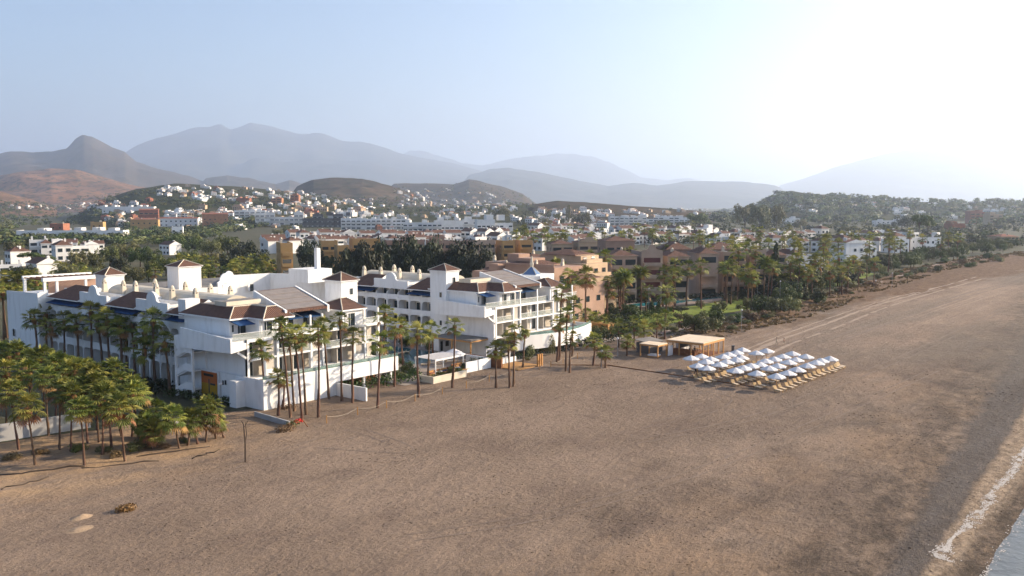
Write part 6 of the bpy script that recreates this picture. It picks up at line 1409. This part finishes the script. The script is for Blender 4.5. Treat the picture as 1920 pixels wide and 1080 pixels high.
grove_([(580, 452, 15, 12, 'round', 'leafd'), (655, 462, 16, 11, 'round', 'leafd'), (690, 456, 17, 12, 'round', 'leafd'), (725, 450, 17, 13, 'round', 'leafd'), (760, 446, 18, 14, 'round', 'leafd'), (800, 448, 18, 14, 'round', 'leafd'), (840, 458, 16, 12, 'round', 'leafd'), (880, 454, 17, 13, 'round', 'leafd'), (905, 466, 15, 11, 'round', 'leafd'), (670, 478, 13, 10, 'round', 'leafd'), (710, 476, 13, 11, 'round', 'leafd'), (745, 474, 13, 11, 'round', 'leafd'), (785, 476, 13, 11, 'round', 'leafd'), (825, 480, 12, 11, 'round', 'leafd'), (862, 482, 12, 10, 'round', 'leafd'), (640, 486, 11, 8, 'round', 'leafd'), (610, 478, 9, 7, 'round', 'leafa')], 'dark trees behind the second wing', 'dark dense tree of the belt behind the second wing, {} from the left')
grove_([(1455, 455, 17, 6, 'cone', 'leafd'), (1450, 476, 14, 7, 'cone', 'leafd'), (1191, 485, 9, 8, 'round', 'leafa'), (1305, 580, 4.5, 5, 'round', 'hedge') if False else (1303, 588, 4.6, 6.5, 'round', 'leafa'), (1322, 594, 4, 6, 'round', 'leafb'), (1347, 585, 5, 6, 'wispy', 'leafa'), (1277, 575, 3.6, 4, 'pine', 'leafd'), (1532, 542, 4.2, 5, 'round', 'leafd'), (1222, 563, 3.4, 2.6, 'cone', 'hedge'), (1235, 564, 3.4, 2.6, 'cone', 'hedge'), (1184, 570, 4.2, 5.5, 'round', 'leafa'), (1160, 590, 3.2, 5, 'round', 'leafa'), (1240, 600, 3, 4, 'round', 'leafb'), (1410, 560, 4, 5, 'round', 'leafb'), (1430, 556, 5, 6, 'round', 'leafa'), (1455, 558, 5, 6, 'round', 'leafb'), (1480, 556, 5, 7, 'round', 'leafb'), (1120, 612, 3.0, 4.5, 'round', 'leafa'), (1142, 606, 3.2, 4.5, 'round', 'leafa'), (1090, 605, 3.0, 4, 'round', 'leafd'), (1170, 604, 3.0, 4.5, 'round', 'leafb')], 'garden trees by the tan apartments', 'garden tree before the tan apartments, {} from the left')
L = []
for u, vt, vb, wpx, kind, mm in ((1308, 399, 426, 44, 'round', 'leafa'), (1396, 384, 430, 46, 'round', 'leafb'), (1424, 383, 432, 44, 'round', 'leafb'), (1454, 384, 430, 40, 'round', 'leafb'), (1722, 402, 452, 50, 'pine', 'leafa'), (1738, 412, 452, 40, 'pine', 'leafa'), (1066, 388, 424, 14, 'wispy', 'leafb'), (1088, 400, 426, 40, 'round', 'leafb'), (940, 389, 412, 36, 'round', 'leafb'), (1045, 402, 424, 30, 'wispy', 'leafb'), (1020, 410, 428, 30, 'round', 'leafb'), (1650, 436, 458, 30, 'pine', 'leafa'), (1690, 405, 430, 40, 'round', 'leafd'), (1500, 412, 430, 26, 'round', 'leafb')):
    x, y, z, d = hit(u, vb); L.append(tree(x, y, (vb - vt) * d / F, wpx * d / F, kind, mm, z=z, group='tall trees standing above the town', r=random.Random(u)))
ordinal_labels(L, 'tall tree rising above the white houses, {} from the left')
GP = [(1178, 474, 14), (1211, 482, 13), (1267, 496, 12.5), (1288, 502, 11.5), (1316, 499, 12.5), (1249, 548, 8.5), (1402, 509, 11.5), (1409, 520, 10), (1375, 468, 15), (1386, 470, 15), (1400, 467, 15), (1417, 471, 15), (1043, 502, 13), (1068, 520, 12), (1098, 518, 14), (1106, 482, 14), (1132, 482, 15), (1447, 501, 11), (1483, 493, 11.5), (1494, 484, 12.5), (1497, 496, 11), (1523, 492, 11), (1531, 489, 11.5), (1541, 487, 11.5), (1514, 508, 9), (1524, 514, 8.5), (1546, 457, 15), (1557, 508, 8.5), (1572, 484, 10.5), (1580, 512, 7.5), (1601, 488, 9.5), (1610, 500, 8), (1627, 478, 10), (1640, 492, 8), (1590, 500, 8.5), (1327, 468, 14), (1244, 512, 10), (1157, 500, 11), (1250, 470, 14)]
L = []
for u, v, h in GP:
    x, y, _ = at(u, v, h); r = random.Random(u); L.append(palm(x, y, h, kind='fan', cs=1.5 * r.uniform(.9, 1.15), tr=.9, rr=r, group='tall garden palms by the tan apartments', lean=(r.uniform(-.4, .4), r.uniform(-.4, .4))))
for u, v, h in ((1202, 512, 8.5), (1244, 508, 9), (1361, 503, 10), (1188, 520, 7), (1166, 513, 8)):
    x, y, _ = at(u, v, h); L.append(palm(x, y, h, kind='feather', cs=1.35, tr=1.3, sk=False, group='tall garden palms by the tan apartments', name='feather_palm'))
for u, v, h in ((1117, 596, 4), (1133, 603, 3.4), (1160, 612, 4.5), (1188, 607, 5), (1208, 616, 4), (1232, 601, 5), (1247, 595, 5), (1100, 590, 4.5)):
    x, y, _ = at(u, v, h); L.append(palm(x, y, h, kind='fan', cs=1.1, tr=.7, sk=False, group='tall garden palms by the tan apartments'))
r = random.Random(404)
for k in range(34):
    u = r.uniform(1135, 1500); vb = interp([(1135, 586), (1250, 574), (1400, 558), (1500, 545)], u) + r.uniform(-4, 14); x, y, _ = at(u, vb)
    if 1195 < u < 1335 and vb < 585: continue
    L.append(palm(x, y, r.uniform(6, 12.5), kind=r.choice(('fan', 'fan', 'feather')), cs=r.uniform(1.2, 1.5), tr=.85, sk=r.random() < .5, rr=r, group='tall garden palms by the tan apartments', lean=(r.uniform(-.4, .4), r.uniform(-.4, .4))))
ordinal_labels(L, 'garden palm before the tan apartments, {} from the left')
L = []
for k in range(60):
    u = r.uniform(1100, 1500); vb = interp([(1100, 612), (1150, 606), (1250, 600), (1330, 596), (1400, 572), (1500, 548)], u) + r.uniform(-22, 8); x, y, _ = at(u, vb)
    if 1205 < u < 1400 and 574 < vb < 598 and r.random() < .85: continue
    w = r.uniform(1.6, 4.2); L.append(bush(x, y, w, w * r.uniform(.55, .9), r.choice(('hedge', 'lightbush', 'leafa', 'leafb', 'leafd')), group='clipped shrubs of the garden', r=r))
ordinal_labels(L, 'clipped shrub on the garden lawn by the tan apartments, {} from the left')
def scatter_palms(n, poly, hr, grp, fmt, seed, cs=1.5):
    r = random.Random(seed); L = []; us = [p[0] for p in poly]
    for _ in range(n):
        u = r.uniform(min(us), max(us)); vt = interp([(p[0], p[1]) for p in poly], u); vb = interp([(p[0], p[2]) for p in poly], u); h = r.uniform(*hr); v = r.uniform(vt, vb)
        x, y, _ = at(u, v, h)
        if y < edge_y(x) + 3: continue
        L.append(palm(x, y, h, kind='fan', cs=cs * r.uniform(.9, 1.2), tr=1.0, sk=False, rr=r, group=grp))
    ordinal_labels(L, fmt)
scatter_palms(44, [(330, 478, 512), (420, 490, 520), (515, 480, 515)], (6, 10), 'palms of the park behind the hotel', 'park palm behind the low rear block, {} from the left', 21, 1.3)
scatter_palms(8, [(100, 500, 520), (300, 490, 510)], (5, 8), 'palms behind the far hotel end', 'palm between leafy trees behind the far hotel end, {} from the left', 22, 1.4)
scatter_palms(46, [(960, 425, 450), (1340, 415, 452)], (9, 14), 'palms among the white houses', 'palm among the white houses behind the apricot houses, {} from the left', 23, 1.7)
scatter_palms(60, [(1340, 420, 462), (1560, 425, 480), (1700, 432, 478), (1800, 440, 470)], (9, 14), 'palms among the seaside villas', 'palm among the seaside villas, {} from the left', 24, 1.6)
scatter_palms(26, [(1560, 495, 520), (1700, 478, 495)], (5, 9), 'palms along the dune path', 'palm in the green belt along the dune path, {} from the left', 25, 1.4)
# green belt behind the dunes
L = []; r = random.Random(77)
for k in range(120):
    q = r.random() ** .8; u = 1440 + 470 * q; v = interp([(1440, 552), (1480, 540), (1560, 517), (1650, 496), (1750, 474), (1900, 456)], u) + r.uniform(-9, 9); h = r.uniform(4, 7.5)
    x, y, _ = at(u, v, h * .6)
    if y < edge_y(x) + 2: continue
    L.append(tree(x, y, h, h * r.uniform(.9, 1.5), 'round', r.choice(('leafa', 'leafb', 'leafd', 'leafa')), group='trees of the green belt by the dunes', r=r))
ordinal_labels(L, 'tree of the green belt behind the dunes, {} from the left')
L = []
for k in range(64):
    u = r.uniform(1370, 1880); v = interp([(1370, 612), (1420, 598), (1500, 572), (1600, 545), (1700, 516), (1780, 500), (1880, 486)], u) + r.uniform(-10, 7); x, y, _ = at(u, v); w = r.uniform(2, 5.0) * (1 + (u - 1370) / 900)
    L.append(bush(x, y, w, w * r.uniform(.35, .6), r.choice(('leafb', 'scrub', 'leafa', 'hedge', 'leafb')), z=sand_z(x, y), group='round shrubs on the dune edge', r=r))
for u, v, w, mm in ((1400, 592, 3, 'scrub'), (1448, 584, 3.4, 'scrub'), (1366, 605, 3.5, 'leafb'), (1410, 603, 5, 'scrub'), (1290, 605, 4, 'scrub'), (1275, 615, 3.4, 'scrub'), (1262, 622, 2.8, 'leafb'), (1300, 618, 3.4, 'scrub'), (1255, 585, 3, 'hedge'), (1150, 598, 4, 'hedge'), (1200, 622, 3, 'leafa'), (1225, 615, 3, 'leafa'), (1180, 622, 3.4, 'leafd'), (1140, 622, 3, 'leafd')):
    x, y, _ = at(u, v); L.append(bush(x, y, w, w * .6, mm, group='round shrubs on the dune edge', r=r))
ordinal_labels(L, 'round shrub on the dune edge by the path, {} from the left')
L = []
for x, y, w, h, mm in ((39.5, 12, 2.6, 1.8, 'hedge'), (40.5, 16, 2.4, 2, 'leafa'), (42, 20, 2.6, 2, 'leafb'), (43, 24, 3, 2.4, 'hedge'), (55.8, 20, 2.4, 2, 'leafa'), (55.5, 27, 2.8, 2.4, 'hedge'), (47, 29, 3, 2.4, 'leafa'), (50, 12, 1.8, 1.4, 'lightbush'), (37, 7, 2.4, 1.8, 'leafa'), (34, 5.5, 2.4, 1.6, 'lightbush'), (32.5, 1.5, 2.6, 2.0, 'hedge'), (39.5, -1.5, 1.8, 1.5, 'lightbush')):
    L.append(bush(x, y, w, h, mm, group='shrubs round the hotel pool', r=random.Random(int(x * 9))))
ordinal_labels(L, 'shrub planted round the hotel courtyard pool, {} from the left')
# brown growth on the dune strip
b = MB(); r = random.Random(5)
for _ in range(5200):
    x = 100 + 560 * r.random() ** 1.25; e = edge_y(x); y = r.uniform(e - 11 - .018 * (x - 100), e + 1.5)
    if noise.noise(Vector((x * .045, y * .14, 2))) < r.uniform(-.25, .45): continue
    z = sand_z(x, y); s = r.uniform(.15, .5) * (1 + (x - 100) / 400)
    for _ in range(3):
        a = r.uniform(0, 6.28); p = Vector((x + r.uniform(-.5, .5) * s * 2, y + r.uniform(-.5, .5) * s * 2, z)); d = Vector((math.cos(a), math.sin(a), 0)) * s
        b.face([p - d, p + d, p + d * .6 + Vector((0, 0, s * r.uniform(.5, 1.1))), p - d * .5 + Vector((0, 0, s * r.uniform(.4, 1)))])
o = b.build('dune_scrub', M['scrub'], kind='stuff'); o['label'] = 'low brown scrub spread over the dune strip behind the beach'
# tree cover of the plain and the slopes, too much of it to count
AV = [(q[0] - 2, q[1] + 2, q[3] - 2, q[2] + 1) for q in BIG] + [(510, 960, 425, 470), (1140, 1296, 402, 424), (0, 75, 496, 530)]
CL = []
for s in range(4):
    q = MB(); rr = random.Random(60 + s)
    for _ in range(4): leaf_blob(q, rr, (rr.uniform(-.35, .35), rr.uniform(-.35, .35), rr.uniform(.45, .7)), .4, .4, .36, 13, .17, 0, .6)
    CL.append(q)
def woodland(n, poly, hr, ms, seed, label, keep=.0):
    r = random.Random(seed); bs = MB(); us = [p[0] for p in poly]
    for _ in range(n):
        u = r.uniform(min(us), max(us)); vt = interp([(p[0], p[1]) for p in poly], u); vb = interp([(p[0], p[2]) for p in poly], u); v = vt + (vb - vt) * r.random()
        x, y, z, d = hit(u, v)
        if noise.noise(Vector((x * .006, y * .006, seed))) < keep or d > 6500: continue
        h = r.uniform(*hr); vv = v - h * F / d * .7
        if any(a <= u <= c and e - 6 <= v <= g - 5 for a, c, e, g in AV): continue
        q = r.choice(CL); ca, sa = math.cos(r.uniform(0, 6.28)), math.sin(r.uniform(0, 6.28)); w = h * r.uniform(.8, 1.5); i = len(bs.v); mi = r.randrange(len(ms))
        bs.v += [(x + (p[0] * ca - p[1] * sa) * w, y + (p[0] * sa + p[1] * ca) * w, z + p[2] * h) for p in q.v]; bs.f += [tuple(i + j for j in f) for f in q.f]; bs.m += [mi] * len(q.f)
    o = bs.build('woodland', [M[k] for k in ms], kind='stuff'); o['label'] = label
GRN = ['leafa', 'leafb', 'leafd']
woodland(1500, [(-40, 395, 470), (330, 398, 462), (500, 400, 425)], (4, 8), GRN, 31, 'green cover of trees between the houses on the left of the plain', -.25)
woodland(620, [(480, 388, 424), (960, 392, 428)], (3, 6), GRN, 32, 'green cover of trees behind the white townhouses', -.3)
woodland(1200, [(960, 395, 462), (1340, 396, 462), (1600, 415, 470), (1960, 415, 462)], (4, 8), GRN, 33, 'green cover of trees between the houses on the right of the plain', -.4)
woodland(1500, [(140, 372, 396), (300, 354, 394), (560, 364, 398), (960, 384, 398)], (3, 7), GRN, 34, 'trees spread over the town hill', -.2)
woodland(1500, [(1340, 398, 420), (1450, 366, 420), (1960, 381, 425)], (7, 15), GRN, 35, 'trees covering the wooded hill beyond the beach', -.5)
woodland(420, [(740, 344, 385), (900, 342, 388), (1000, 372, 392)], (4, 8), GRN, 36, 'trees on the slope right of the dark hill', -.2)
woodland(260, [(0, 378, 396), (150, 384, 396)], (4, 9), GRN, 37, 'dark trees under the tawny hills', -.3)
HAZE_D = 8.3e-5
# ---------------------------------------------------------------- the air
b = MB(); b.box(-34000, -34000, -6, 34000, 34000, 2100)
hz = bpy.data.materials.new('haze_air'); hz.use_nodes = True
nt = hz.node_tree; nt.nodes.remove(nt.nodes['Principled BSDF'])
pv = nt.nodes.new('ShaderNodeVolumePrincipled'); pv.inputs['Color'].default_value = (0.69, 0.805, 1.0, 1)
pv.inputs['Density'].default_value = HAZE_D; pv.inputs['Anisotropy'].default_value = 0.5
nt.links.new(pv.outputs[0], nt.nodes['Material Output'].inputs['Volume'])
o = b.build('haze', hz, kind='stuff'); o['label'] = 'pale bluish haze over the coast and the mountains'
